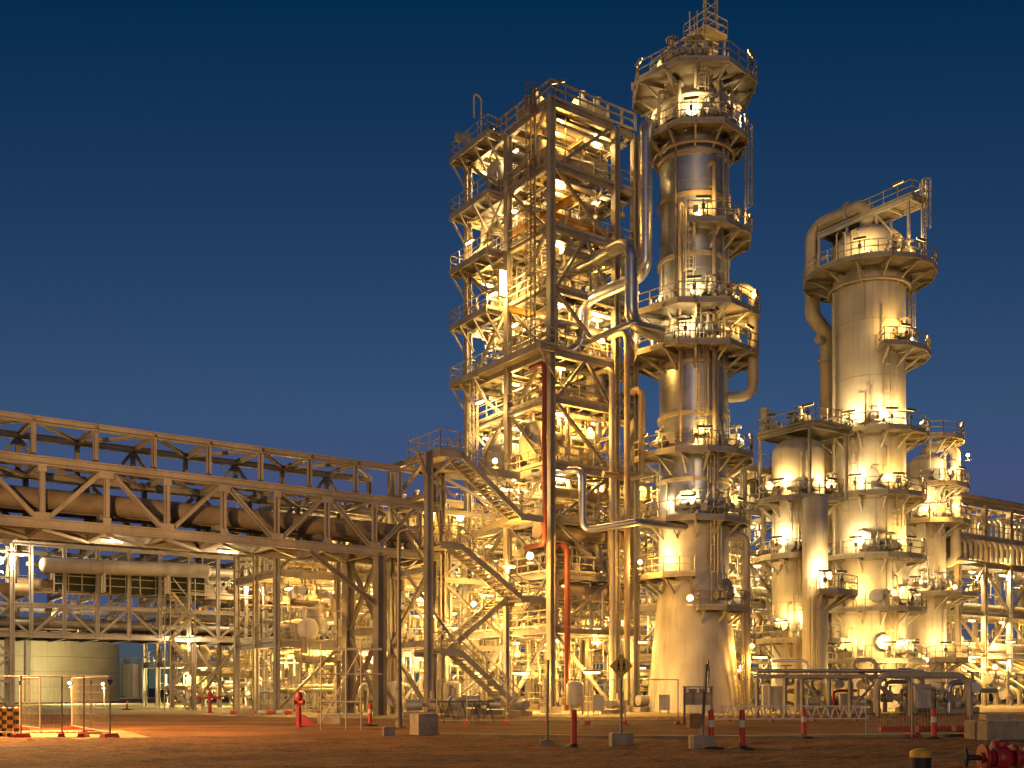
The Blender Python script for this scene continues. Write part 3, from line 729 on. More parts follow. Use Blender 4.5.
# the lamps that show brightest
def facing(p): return (Vector((0, 0, CH + 4)) - Vector(p))
v = v_at(503, -1.0); p = U(-1.0, v); p.z = W(503, 283, p.y).z
t = thing('upright_lamp', 'brilliant upright tube lamp on the left face of the steel tower', 'lamp', p)
mb = MB(); mb.box(p, .5, .12, 1.7, UD, VD); build(mb, 'lens', 'lens_sodium', t, False)
mb = MB(); mb.box(p + UD * .0 + VD * .12, .6, .1, 1.9, UD, VD); build(mb, 'housing', 'housing', t, False)
mb = MB(); mb.bar(p + VD * .1, p + VD * .1 + UD * 1.0, .07); build(mb, 'bracket', 'housing', t, False)
light(t, 'POINT', p - VD * .25, 420 * PW, WARM, .2)
for px, py, d, pw, s, lb in ((530, 556, 66.5, 900, .8, 'dazzling floodlight on the corner leg of the steel tower'), (474, 604, 67.5, 420, .6, 'floodlight shining beneath the middle stair flights'),
                             (495, 461, 70, 420, .65, 'floodlight under the upper stair walkway'), (602, 341, 70.5, 420, .6, 'floodlight glowing behind the silver pipe loops'),
                             (460, 518, 69, 300, .8, 'wide lamp beside the upper stair landing'), (395, 524, 73, 650, .9, 'floodlight where the bridge meets the stairs'),
                             (640, 562, 69.5, 260, .5, 'small floodlight left of the tallest column base'), (690, 598, 66.8, 110, .75, 'dazzling floodlight in front of the tallest column base'),
                             (590, 430, 70, 300, .5, 'floodlight beside the golden drums')):
    p = W(px, py, d); floodlight(p, facing(p) + Vector((0, 0, -6)) + Vector((ru(-6, 6), 0, 0)), pw, lb, s=s)

# ================================================================== WIDE CREAM COLUMN WITH THE WALKWAY CROWN (right)
C2 = W(869, HOR, 84); r2 = 2.78
T2 = thing('process_column', 'wide cream process column with a slanting walkway crown and overhead pipe', 'column', (C2.x, C2.y, 0))
shell(T2, C2, [(2.95, .02), (2.85, 3.0)], 'vessel', 'skirt')
for a, b in ((3.0, 7.4), (7.4, 11.6), (11.6, 16.4), (16.4, 21.3), (21.3, 26.0), (26.0, 30.4), (30.4, 34.2)):
    shell(T2, C2, [(r2, a), (r2, b - .03), (r2 - .025, b - .02), (r2 - .025, b)], 'vessel', 'shell_course')
shell(T2, C2, [(r2 - .03, 34.2), (r2, 34.22), (r2, 36.6)] + dome(r2, 36.6, 1.9)[1:], 'vessel', 'top_dome')
for i in range(7):
    a = R(-90 + ru(-60, 60))
PL2 = [(34.5, 5.1, 0, 360, 16), (28.0, 4.6, -95, 60, 14), (21.6, 4.5, 0, 360, 16), (16.7, 4.3, 0, 360, 16), (11.9, 4.3, 0, 360, 16), (7.8, 4.3, 0, 360, 16), (3.8, 4.3, 0, 360, 16)]
for z, ro, a0, a1, seg in PL2: ring_platform(T2, C2, z, r2, ro, a0, a1, seg)
for z, ro, angs in ((34.5, 5.1, (-120, -60, 0)), (28.0, 4.6, (-78, -15)), (21.6, 4.5, (-125, -92, -58, -10)), (16.7, 4.3, (-120, -75, -20)), (11.9, 4.3, (-118, -70, -35)), (7.8, 4.3, (-120, -68, 0)), (3.8, 4.3, (-130, -90, -50))):
    tower_lights(C2, z, ro, angs, 80, 'batten light on a platform rail of the wide cream column', 'platform lights of the wide cream column')
for a, z0, z1 in ((-10, 28.0, 34.5), (-82, 21.6, 28.0), (-130, 16.7, 21.6), (-62, 11.9, 16.7), (-75, 3.8, 7.8)): lad(T2, C2, r2, a, z0, z1)
for a, z, rn in ((-120, 22.6, .3), (-85, 17.7, .35), (-60, 12.8, .3), (-100, 8.8, .35), (-65, 4.8, .4), (-75, 35.6, .55), (-40, 29.0, .3), (-110, 12.9, .25)): nozzle(T2, C2, r2, a, z, .4, rn)
q = lambda w, s, z: Vector((C2.x, C2.y, 0)) - VD * w + UD * s + ZD * z
mb = MB(); vbox(mb, C2, -4.3, 4.6, -1.0, 1.0, 39.2, 39.3); crown = build(mb, 'platform', 'deck', T2, False)
mb = MB(); railing(mb, [q(-4.3, -1, 39.3), q(4.6, -1, 39.3), q(4.6, 1, 39.3), q(-4.3, 1, 39.3)], closed=True); build(mb, 'railing', 'rail', crown, False)
for s in (-1, 1): member('edge_beam', q(-4.3, s, 39.05), q(4.6, s, 39.05), .14, .32, 'frame_light', crown, 'H')
for w in (-4, -2.2, 0, 2.4, 4.4): member('bracket', q(w, -1, 39.0), q(w, 1, 39.0), .14, .2, 'frame_light', crown)
for w, zb in ((-4.2, 34.6), (-1.4, 37.9), (1.4, 37.9), (4.2, 34.6)):
    for s in (-.9, .9): member('post', q(w, s, zb), q(w, s, 39.0), .16, .16, 'frame_light', crown, 'H')
brace(q(4.2, -.9, 35), q(1.4, -.9, 38.8), .12, 'frame_light', crown); brace(q(-4.2, -.9, 35), q(-1.4, -.9, 38.8), .12, 'frame_light', crown)
ladder(T2, q(4.75, .3, 0)[:2], 34.6, 39.5, -VD, True)
platform_light(q(3.2, -.85, 39.3), UD, 60, 'batten light on the walkway crown of the wide cream column', 'platform lights of the wide cream column')
pipe_thing('overhead_pipe', 'fat cream overhead pipe arching off the top of the wide cream column', [q(.2, -.4, 38.2), q(.2, -.4, 40.3), q(-5.3, -.4, 40.3), q(-5.3, -.4, 33.0), q(-4.3, .3, 31.2), q(-4.3, .3, 1.0)], .62, 'pipe_cream', bend=1.3, seg=22, flanges=[(q(-1.6, -.4, 40.3), VD), (q(-5.3, -.4, 36), ZD), (q(-4.3, .3, 29), ZD)])
pipe_thing('relief_pipe', 'short capped stub on the overhead pipe of the wide cream column', [q(-4.3, .3, 30.6), q(-4.3, -1.0, 30.6)], .34, 'pipe_cream')
pipe_thing('riser_pipe', 'thin vertical pipe down the front of the wide cream column', [polar(C2, 2.6, -84) + ZD * 20.4, polar(C2, 3.05, -84) + ZD * 20.4, polar(C2, 3.05, -84) + ZD * 4], .07, 'pipe_tan', seg=8)
pipe_thing('riser_pipe', 'thin vertical pipe low on the front of the wide cream column', [polar(C2, 2.6, -66) + ZD * 10.4, polar(C2, 3.05, -66) + ZD * 10.4, polar(C2, 3.05, -66) + ZD * 2.6], .07, 'pipe_tan', seg=8)
pipe_thing('riser_pipe', 'tall slim cream pipe along the left edge of the wide cream column', [polar(C2, 3.2, -165) + ZD * 33, polar(C2, 3.2, -165) + ZD * .5], .13, 'pipe_cream')

# ================================================================== DOMED CREAM VESSEL (left of it)
C3 = W(798, HOR, 79); r3 = 1.92
T3 = thing('domed_vessel', 'domed cream vessel under a flat roof walkway, left of the wide column', 'vessel', (C3.x, C3.y, 0))
shell(T3, C3, [(2.05, .02), (r3, 3.0)], 'vessel', 'skirt')
for a, b in ((3.0, 8.0), (8.0, 14.0)): shell(T3, C3, [(r3, a), (r3, b - .03), (r3 - .02, b - .02), (r3 - .02, b)], 'vessel', 'shell_course')
shell(T3, C3, [(r3 - .02, 14.0), (r3, 14.02), (r3, 19.3)] + dome(r3, 19.3, 1.2)[1:], 'vessel', 'top_dome')
for z, ro, a0, a1 in ((15.6, 3.2, 0, 360), (11.4, 3.1, 120, 290), (5.2, 3.1, 150, 330)): ring_platform(T3, C3, z, r3, ro, a0, a1, 14)
for z, ro, angs in ((15.6, 3.2, (-125, -60)), (11.4, 3.1, (-140, -85)), (5.2, 3.1, (-130, -80))): tower_lights(C3, z, ro, angs, 85, 'batten light on a platform rail of the domed cream vessel', 'platform lights of the domed cream vessel')
for a, z0, z1 in ((-95, 5.2, 11.4), (-110, 11.4, 15.6)): lad(T3, C3, r3, a, z0, z1)
for a, z, rn in ((-110, 16.5, .3), (-70, 16.6, .35), (-120, 12.2, .3), (-110, 6.2, .3)): nozzle(T3, C3, r3, a, z, .35, rn)
q = lambda w, s, z: Vector((C3.x, C3.y, 0)) - VD * w + UD * s + ZD * z
mb = MB(); vbox(mb, C3, -2.6, 2.9, -1.6, 2.6, 20.9, 21.02); roofw = build(mb, 'platform', 'deck', T3, False)
mb = MB(); railing(mb, [q(-2.6, -1.6, 21.02), q(2.9, -1.6, 21.02), q(2.9, 2.6, 21.02), q(-2.6, 2.6, 21.02)], closed=True); build(mb, 'railing', 'rail', roofw, False)
for s in (-1.6, 2.6):
    member('edge_beam', q(-2.6, s, 20.75), q(2.9, s, 20.75), .14, .3, 'frame', roofw)
    for w in (-2.3, 2.4): member('post', q(w, s, 15.7), q(w, s, 20.6), .18, .18, 'frame', roofw)
for w in (-2.4, 0, 2.6): member('bracket', q(w, -1.6, 20.7), q(w, 2.6, 20.7), .14, .22, 'frame', roofw)
platform_light(q(2.0, -1.3, 21.02), UD, 90, 'batten light on the roof walkway of the domed cream vessel', 'platform lights of the domed cream vessel')
for k, (w, s) in enumerate(((-1.8, -.9), (-.6, .2), (.8, -.6), (-1.6, 1.2))):
    spawn('valve', q(w, s, 21.6), ru(0, 6), 'handwheel valve on the roof walkway of the domed vessel', 'valves on the domed vessel walkway', 1.5)
pipe_thing('relief_pipe', 'white relief stack with a cap at the corner of the domed vessel roof walkway', [q(-2.2, -1.2, 21.0), q(-2.2, -1.2, 23.0)], .3, 'pipe_cream', flanges=[(q(-2.2, -1.2, 22.0), ZD), (q(-2.2, -1.2, 22.9), ZD)])
# slim column in front
C4 = W(815, HOR, 75); r4 = .9
T4 = thing('slim_column', 'slim cream column standing in front of the domed vessel', 'column', (C4.x, C4.y, 0))
shell(T4, C4, [(1.0, .02), (r4, 2.0)], 'vessel_dark', 'skirt')
shell(T4, C4, [(r4, 2.0), (r4, 8.0), (r4 - .02, 8.02), (r4, 8.04), (r4, 15.2), (r4 * .9, 15.3)], 'vessel', 'shell')
ring_platform(T4, C4, 8.4, r4, 2.9, -100, 30, 14)
tower_lights(C4, 8.4, 2.7, (-92, -60), 130, 'batten light on the low platform of the slim cream column', 'platform lights of the slim column')
lad(T4, C4, r4, -110, 0.1, 8.4); nozzle(T4, C4, r4, -60, 9.6, .3, .22)
# squat column on the right
C5 = W(926, HOR, 91); r5 = 1.6
T5 = thing('process_column', 'smaller cream column right of the wide one, with a hooked pipe on top', 'column', (C5.x, C5.y, 0))
shell(T5, C5, [(1.7, .02), (r5, 3.0), (r5, 9.0), (r5 - .02, 9.02), (r5, 9.04), (r5, 15.2), (r5 - .02, 15.22), (r5, 15.24), (r5, 21.0)] + dome(r5, 21.0, .9)[1:], 'vessel', 'shell')
for z, ro, a0, a1 in ((23.0, 3.1, -110, 60), (18.9, 3.5, -120, 60), (15.8, 3.6, -180, 40), (9.6, 4.2, -170, 30), (4.1, 3.6, -100, 40)): ring_platform(T5, C5, z, r5 - .1, ro, a0, a1, 14)
for z, ro, angs in ((23.0, 3.1, (-20,)), (18.9, 3.5, (-60, 0)), (15.8, 3.6, (-110, -40)), (9.6, 4.2, (-120, -45)), (4.1, 3.6, (-80, -20))): tower_lights(C5, z, ro, angs, 85, 'batten light on a platform of the smaller cream column', 'platform lights of the smaller cream column')
for a, z0, z1 in ((-60, 4.1, 9.6), (-100, 9.6, 15.8), (-30, 15.8, 18.9)): lad(T5, C5, r5, a, z0, z1)
pc = lambda a, r, z: polar(C5, r, a) + ZD * z
pipe_thing('overhead_pipe', 'hooked cream pipe over the top of the smaller cream column', [pc(0, 0, 21.6), pc(0, 0, 22.5), pc(-20, 2.35, 22.5), pc(-20, 2.35, 12.5), pc(0, 1.2, 12.5)], .42, 'pipe_cream', bend=.9, seg=20, flanges=[(pc(-20, 2.35, 18), ZD)])
for px, py, d, pw, s, lb in ((955, 506, 86, 380, .7, 'floodlight on the smaller cream column, beside the tilted pipe rack'), (926, 660, 84, 420, .7, 'floodlight beside the base of the wide cream column'), (968, 455, 90, 300, .5, 'floodlight at the rail end of the smaller cream column'),
                             (955, 587, 92, 300, .6, 'floodlight hung beyond the smaller cream column'), (752, 646, 72, 300, .5, 'small floodlight left of the domed vessel base'), (1008, 560, 98, 360, .8, 'floodlight inside the tilted pipe rack'), (995, 667, 95, 360, .7, 'low floodlight under the tilted pipe rack')):
    p = W(px, py, d); floodlight(p, facing(p) + Vector((ru(-8, 8), 0, 0)), pw, lb, s=s)

# ================================================================== ELEVATED PIPE BRIDGE (left)
vb = 1.6                                             # plane of the near truss
PB = thing('pipe_bridge', 'long brown elevated truss bridge crossing the left of the picture', 'pipe bridge', U(u_at(200, vb), vb, 0))
zb, zt, zu = 9.8, 12.9, 14.95; wb_ = 4.2
ue = u_at(440, vb); u0 = u_at(42, vb); st = (u_at(327, vb) - u0) / 5.0
ul = u0 - 3 * st
posts = []
u = u0 - 3 * st
while u < ue: posts.append(u); u += st
posts.append(ue)
for v, nm in ((vb, 0), (vb + wb_, 1)):
    for a, b in zip(posts, posts[1:]):
        for z, h in ((zb, .5), (zt, .46)): member('chord', U(a, v, z), U(b, v, z), .36, h, 'bridge_steel', PB)
    for k, u in enumerate(posts):
        member('post', U(u, v, zb + .2), U(u, v, zt - .2), .26, .26, 'bridge_steel', PB, 'H')
    for k, (a, b) in enumerate(zip(posts, posts[1:])):
        p, q_ = (U(a + .3, v, zb + .3), U(b - .3, v, zt - .3)) if k % 2 == 1 else (U(a + .3, v, zt - .3), U(b - .3, v, zb + .3))
        member('brace', p, q_, .22, .22, 'bridge_steel', PB, 'H')
# upper tier, a little out of step with the lower one
uo = u_at(34, vb); s2 = (u_at(311, vb) - uo) / 5.0
up = [uo + s2 * k for k in range(-3, 9) if uo + s2 * k < u_at(408, vb)]
for v in (vb + .2, vb + wb_):
    for a, b in zip(up, up[1:]): member('chord', U(a, v, zu), U(b, v, zu), .3, .36, 'bridge_steel', PB)
    for u in up: member('post', U(u, v, zt + .2), U(u, v, zu - .15), .24, .24, 'bridge_steel', PB, 'H')
for k, (a, b) in enumerate(zip(up, up[1:])):
    member('cross_beam', U(a, vb, zu - .02), U(a, vb + wb_, zu - .02), .2, .26, 'bridge_steel', PB)
    p, q_ = (U(a, vb + .3, zu), U(b, vb + wb_ - .2, zu)) if k % 2 else (U(b, vb + .3, zu), U(a, vb + wb_ - .2, zu))
    member('brace', p, q_, .18, .18, 'bridge_steel', PB, 'H')
    m_ = (a + b) / 2
    member('brace', U(a, vb + wb_, zu - .1), U(m_, vb + wb_, zt), .18, .18, 'bridge_steel', PB, 'H') if k % 2 else member('brace', U(b, vb + wb_, zu - .1), U(m_, vb + wb_, zt), .18, .18, 'bridge_steel', PB, 'H')
for k, u in enumerate(posts):
    member('cross_beam', U(u, vb, zb - .02), U(u, vb + wb_, zb - .02), .26, .4, 'bridge_steel', PB)
    member('cross_beam', U(u, vb, zt - .02), U(u, vb + wb_, zt - .02), .22, .3, 'bridge_steel', PB)
    if k + 1 < len(posts):
        b = posts[k + 1]
        for j in range(3):
            mb = MB(); mb.pbox(u + .15, b - .15, vb + .35 + j * 1.2, vb + .35 + j * 1.2 + 1.12, zb + .2, zb + .26); build(mb, 'deck_plate', 'bridge_steel', PB, False)
        member('brace', U(u, vb + .3, zb - .25), U(b, vb + wb_ - .3, zb - .25), .16, .16, 'bridge_steel', PB, 'L')
        member('brace', U(u, vb + .3, zt - .1), U(b, vb + wb_ - .3, zt - .1), .14, .14, 'bridge_steel', PB, 'L')
for (px, vv) in ((380, vb), (380, vb + wb_)):
    u = u_at(380, vb)
    member('column', U(u, vv, 0), U(u, vv, zb - .2), .62, .62, 'frame_dark', PB, 'H', UD)
uc = u_at(380, vb)
brace(U(uc, vb, .5), U(uc, vb + wb_, 5), .22, 'frame_dark', PB); brace(U(uc, vb + wb_, .5), U(uc, vb, 5), .22, 'frame_dark', PB)
brace(U(uc, vb, 5.2), U(uc, vb + wb_, 9.8), .22, 'frame_dark', PB); brace(U(uc, vb + wb_, 5.2), U(uc, vb, 9.8), .22, 'frame_dark', PB)
member('cross_beam', U(uc, vb, 5.1), U(uc, vb + wb_, 5.1), .24, .4, 'frame_dark', PB)
brace(U(uc, vb, 6.5), U(uc - 4.5, vb, zb - .3), .26, 'frame_dark', PB)
pipe_thing('bridge_pipe', 'fat brown pipe lying along the inside of the truss bridge', [U(ul, vb + 1.5, 11.25), U(ue + 1.5, vb + 1.5, 11.25)], .56, 'pipe_brown', seg=24)
pipe_thing('bridge_pipe', 'second fat tan pipe along the far side of the truss bridge', [U(ul, vb + 3.1, 11.1), U(ue + 1.5, vb + 3.1, 11.1)], .42, 'pipe_tan', seg=20)
pipe_thing('bridge_pipe', 'thin pipe along the upper tier of the truss bridge', [U(ul, vb + 3.3, 13.4), U(ue - 3, vb + 3.3, 13.4)], .22, 'pipe_brown')
for k, u in enumerate(posts[:-1]):
    for vv, r in ((vb + 1.5, .56), (vb + 3.1, .42)):
        mb = MB(); mb.box(U(u + .1, vv, 10.35), .3, r * 1.3, .72, UD, VD); o = build(mb, 'pipe_shoe', 'frame_dark', PB, False)

# ================================================================== STAIR TOWER between bridge and steel tower
SS = thing('stair_tower', 'zigzag steel stair tower left of the tall steel tower', 'stair', U(-5, 1.2, 0))
va, vc = .3, 1.8
def flight(ua, za, ub, zb2, v0, v1):
    d = 1 if ub > ua else -1
    for v in (v0, v1):
        member('stringer', U(ua, v, za), U(ub, v, zb2), .08, .34, 'frame', SS, 'box', ZD)
    n = max(4, int(abs(zb2 - za) / .2)); mb = MB()
    for k in range(n):
        f = (k + .5) / n; u = ua + (ub - ua) * f; z = za + (zb2 - za) * f
        mb.pbox(u - .14, u + .14, v0, v1, z - .02, z + .02)
    o = build(mb, 'treads', 'deck', SS, False); o['kind'] = 'stuff'
    mb = MB()
    for v in (v0, v1):
        a, b = U(ua, v, za), U(ub, v, zb2)
        for h in (1.15, .7): mb.bar(a + ZD * h, b + ZD * h, .055)
        for k in range(6): p = a.lerp(b, k / 5); mb.bar(p, p + ZD * 1.15, .055)
    build(mb, 'handrail', 'rail', SS, False)
def landing(ua, ub, v0, v1, z):
    mb = MB(); mb.pbox(min(ua, ub), max(ua, ub), v0, v1, z - .1, z); o = build(mb, 'landing', 'deck', SS, False)
    mb = MB(); a, b = min(ua, ub), max(ua, ub); mb.pbox(a - .06, b + .06, v0 - .08, v0 - .01, z - .3, z + .05); mb.pbox(a - .06, b + .06, v1 + .01, v1 + .08, z - .3, z + .05); build(mb, 'edge_beam', 'frame', o, False)
    mb = MB(); railing(mb, [U(a, v1, z), U(a, v0, z), U(b, v0, z)]); build(mb, 'railing', 'rail', o, False)
uL = u_at(446, va); uR = u_at(507, va)
def zat(px, py, v=va): return W(px, py, U(u_at(px, v), v).y).z
zs = [0.05, zat(446, 652), zat(520, 600), zat(446, 548), zat(507, 519), zat(450, 458)]
flight(uR + .3, zs[0], uL, zs[1], va - 1.6, va - .2)
landing(uL - 1.3, uL, va - 1.6, vc, zs[1])
flight(uL, zs[1], uR, zs[2], va, vc); landing(uR, uR + 1.6, va - 1.6, vc, zs[2])
flight(uR, zs[2], uL, zs[3], va - 1.6, va - .2); landing(uL - 1.3, uL, va - 1.6, vc, zs[3])
flight(uL, zs[3], uR, zs[4], va, vc); landing(uR, uR + 1.6, va - 1.6, vc, zs[4])
flight(uR, zs[4], uL, zs[5], va - 1.6, va - .2)
mb = MB(); ut = u_at(426, va); mb.pbox(ut, uL + .1, va - 1.7, vc + .6, zs[5] - .1, zs[5]); tp = build(mb, 'landing', 'deck', SS, False)
mb = MB(); mb.pbox(ut, uL, va - 1.78, va - 1.71, zs[5] - .4, zs[5] + .06); mb.pbox(ut - .08, ut, va - 1.78, vc + .6, zs[5] - .4, zs[5] + .06); build(mb, 'edge_beam', 'frame', tp, False)
mb = MB(); railing(mb, [U(uL, vc + .6, zs[5]), U(ut, vc + .6, zs[5]), U(ut, va - 1.7, zs[5]), U(uL - .2, va - 1.7, zs[5])], 1.2); build(mb, 'railing', 'rail', tp, False)
mb = MB(); mb.pbox(uL, -1.2, vc, vc + 2.4, zs[5] - .1, zs[5]); wk = build(mb, 'walkway', 'deck', SS, False)
mb = MB(); mb.pbox(uL, -1.2, vc - .08, vc - .01, zs[5] - .4, zs[5] + .06); build(mb, 'edge_beam', 'frame', wk, False)
mb = MB(); railing(mb, [U(uL, vc, zs[5]), U(-1.2, vc, zs[5])], 1.2); build(mb, 'railing', 'rail', wk, False)
u4 = u_at(421, va)
for (u, v, z1, w) in ((u4, va - .9, zs[5] - .1, .42), (uL + .2, vc + .3, zs[5] - .1, .3), (uR + 1.2, vc + .3, zs[4], .3), (u4, vc + 2.2, zs[5] - .1, .36), (uR - 2.6, vc + 2.2, zs[5] - .1, .36)):
    member('column', U(u, v, 0), U(u, v, z1), w, w, 'frame', SS, 'H', UD)
for z0, z1, s in ((.3, 4.2, 1), (4.4, 8.6, -1), (8.8, 13.0, 1), (13.2, zs[5] - .3, -1)):
    a, b = (u4, uL + .2) if s > 0 else (uL + .2, u4)
    brace(U(a, va - .8, z0), U(b, vc + .2, z1), .18, 'frame', SS)
    brace(U(u4, va - .9, z0 if s > 0 else z1), U(u4, vc + 2.2, z1 if s > 0 else z0), .2, 'frame', SS)
    member('beam', U(u4, va - .9, z1 + .1), U(u4, vc + 2.2, z1 + .1), .24, .34, 'frame', SS)
    member('beam', U(u4, vc + 2.2, z1 + .1), U(uR - 2.6, vc + 2.2, z1 + .1), .24, .34, 'frame', SS)
    member('beam', U(uR - 2.6, vc + 2.2, z1 + .1), U(0, vc + 2.2, z1 + .1), .24, .34, 'frame', SS)
    brace(U(uR - 2.6, vc + 2.2, z0), U(0, vc + 2.2, z1), .18, 'frame', SS) if s > 0 else brace(U(0, vc + 2.2, z0), U(uR - 2.6, vc + 2.2, z1), .18, 'frame', SS)
brace(U(u4, va - .9, 14), U(u4 - 1.2, va - 1.6, zs[5] - .3), .16, 'frame', SS); brace(U(u4, va - .9, 14), U(uL - .4, va - 1.6, zs[5] - .3), .16, 'frame', SS)
for k, (u, v, z) in enumerate(((uL - .5, vc - .3, zs[1] + 2.4), (uR + 1, vc - .3, zs[2] + 2.4), (uL - .5, vc - .3, zs[3] + 2.4), (uR + .8, vc - .3, zs[4] + 2.3))):
    hanging_light(U(u, v, z), 170, 'batten lamp over a landing of the zigzag stairs', 'stair landing lamps')

# ================================================================== LOW PALE PIPE RACK behind the bridge
vr = 21.5; wr = 5.0
LR = thing('pipe_rack', 'pale grey trussed pipe rack running low behind the truss bridge', 'pipe rack', U(u_at(200, vr), vr, 0))
rp = [u_at(px, vr) for px in (-46, -8, 31, 64.5, 97.5, 129, 160, 189, 218, 246, 265, 282, 300, 317, 333, 357, 384)]
for v in (vr, vr + wr):
    for a, b in zip(rp, rp[1:]):
        for z, h in ((5.2, .34), (7.2, .28), (11.3, .28)): member('chord', U(a, v, z), U(b, v, z), .26, h, 'frame_light', LR)
    for u in rp: member('post', U(u, v, 5.2), U(u, v, 11.3), .24, .24, 'frame_light', LR, 'H')
    for k, (a, b) in enumerate(zip(rp, rp[1:])):
        member('brace', *((U(a + .1, v, 7.1), U(b - .1, v, 5.3)) if k % 2 else (U(a + .1, v, 5.3), U(b - .1, v, 7.1))), .15, .15, 'frame_light', LR, 'H')
        if k >= 7:
            member('brace', *((U(a + .1, v, 11.1), U(b - .1, v, 8.6)) if k % 2 else (U(a + .1, v, 8.6), U(b - .1, v, 11.1))), .14, .14, 'frame_light', LR, 'H')
            member('beam', U(a, v, 8.5), U(b, v, 8.5), .18, .22, 'frame_light', LR)
for u in rp:
    for z in (5.1, 8.0, 11.2): member('cross_beam', U(u, vr, z), U(u, vr + wr, z), .22, .3, 'frame_light', LR)
for a, b in zip(rp, rp[1:]):
    mb = MB(); mb.pbox(a, b, vr + .2, vr + wr - .2, 5.38, 5.44); build(mb, 'deck_plate', 'frame_dark', LR, False)
    mb = MB(); mb.pbox(a + .02, b - .02, vr + .3, vr + 1.5, 8.16, 8.22); build(mb, 'deck_plate', 'timber', LR, False)
# heavier lattice legs
for (pa, pb, lb) in ((265, 282, 'pale lattice pylon of the low pipe rack, nearer the tanks'), (300, 317, 'pale lattice pylon of the low pipe rack, nearer the stairs'), (-20, 12, 'pale lattice pylon of the low pipe rack by the big tank')):
    a, b = u_at(pa, vr - .35), u_at(pb, vr - .35)
    t = thing('lattice_pylon', lb, 'pylon', U((a + b) / 2, vr - .35, 0))
    for u in (a, b):
        for v in (vr - .35, vr + 1.4): member('column', U(u, v, 0), U(u, v, 11.2), .3, .3, 'frame_light', t, 'H', UD)
    z = .4; k = 0
    while z < 10.4:
        z2 = min(z + 1.7, 11.1); p, q_ = (a, b) if k % 2 else (b, a)
        member('lacing', U(p, vr - .35, z), U(q_, vr - .35, z2), .13, .13, 'frame_light', t, 'H'); member('tie', U(a, vr - .35, z2), U(b, vr - .35, z2), .13, .16, 'frame_light', t, 'H')
        for u in (a, b): member('lacing', U(u, vr - .35, z), U(u, vr + 1.4, z2), .12, .12, 'frame_light', t, 'H')
        z = z2; k += 1
    for u in (a, b):
        mb = MB(); mb.pbox(u - .4, u + .4, vr - .75, vr + .05, 0, .5); build(mb, 'footing', 'concrete', t, False)
# spread legs below the rack
for k, px in enumerate((215, 335)):
    u = u_at(px, vr + 1)
    t = thing('braced_trestle', ('dark cross-braced trestle under the low pipe rack, nearer the tanks', 'dark cross-braced trestle under the low pipe rack, nearer the stairs')[k], 'trestle', U(u, vr + 1, 0))
    for s in (-1.6, 1.6): member('column', U(u + s, vr + 1, 0), U(u + s, vr + 1, 5.0), .32, .32, 'frame_dark', t)
    brace(U(u - 1.6, vr + 1, .3), U(u + 1.6, vr + 1, 4.8), .18, 'frame_dark', t); brace(U(u + 1.6, vr + 1, .3), U(u - 1.6, vr + 1, 4.8), .18, 'frame_dark', t)
# grey clad vessel-pipe on top of the rack and the runs inside it
def pth(px, py, v): 
    u = u_at(px, v); p = U(u, v); p.z = W(px, py, p.y).z; return p
a, b = pth(45, 565, vr - .75), pth(206, 571, vr - .75)
t = thing('header_pipe', 'fat pale grey round-ended header lying on the low pipe rack', 'pipe', a)
L = (b - a).length; r = .52; ax = (b - a)
mb = MB(); mb.lathe((a + b) / 2, [(r * math.sin(math.pi / 2 * k / 6), -L / 2 - r * .7 * math.cos(math.pi / 2 * k / 6)) for k in range(7)] + [(r * math.cos(math.pi / 2 * k / 6), L / 2 + r * .7 * math.sin(math.pi / 2 * k / 6)) for k in range(7)], 28, ax); build(mb, 'pipe_run', 'frame_light', t)
for px in (100, 164):
    p = a.lerp(b, (px - 45) / 161.0)
    mb = MB(); mb.cyl(p - UD * .1, p + UD * .1, r * 1.06, seg=28); build(mb, 'clamp', 'frame_light', t)
    for s in (-.35, .35): member('saddle_leg', p + UD * .0 + VD * s - ZD * .4, p + VD * s - ZD * 1.75, .16, .16, 'frame_light', t, 'box')
labr = 'long pipe lying along the inside of the low pale pipe rack'
for k, (v, z, r, m) in enumerate(((.9, 6.0, .28, 'pipe_grey'), (1.9, 6.1, .35, 'pipe_tan'), (2.8, 5.9, .2, 'pipe_cream'), (3.6, 6.2, .4, 'pipe_grey'), (4.3, 5.9, .2, 'pipe_brown'), (2.0, 8.8, .38, 'pipe_tan'), (3.0, 8.7, .3, 'pipe_cream'), (3.9, 8.9, .4, 'pipe_brown'), (4.5, 10.4, .24, 'pipe_grey'), (2.4, 10.5, .3, 'pipe_cream'), (3.3, 10.4, .2, 'pipe_tan'))):
    o = small_pipe([U(rp[0] + 2 + k * .4, vr + v, z), U(rp[-1] - k * .5, vr + v, z)], r, labr, 'long pipes inside the low pale rack', m, 'rack_pipe', 14)
pipe_thing('rack_pipe', 'fat ochre pipe in front of the low pipe rack legs, right of the header', [pth(205, 597, vr + 1.7), pth(362, 606, vr + 1.7)], .46, 'pipe_tan', seg=20)
pipe_thing('rack_pipe', 'fat ochre pipe at the left picture edge on the low pipe rack', [pth(-60, 586, vr + .4), pth(29, 590, vr + .4)], .42, 'pipe_tan', seg=20)
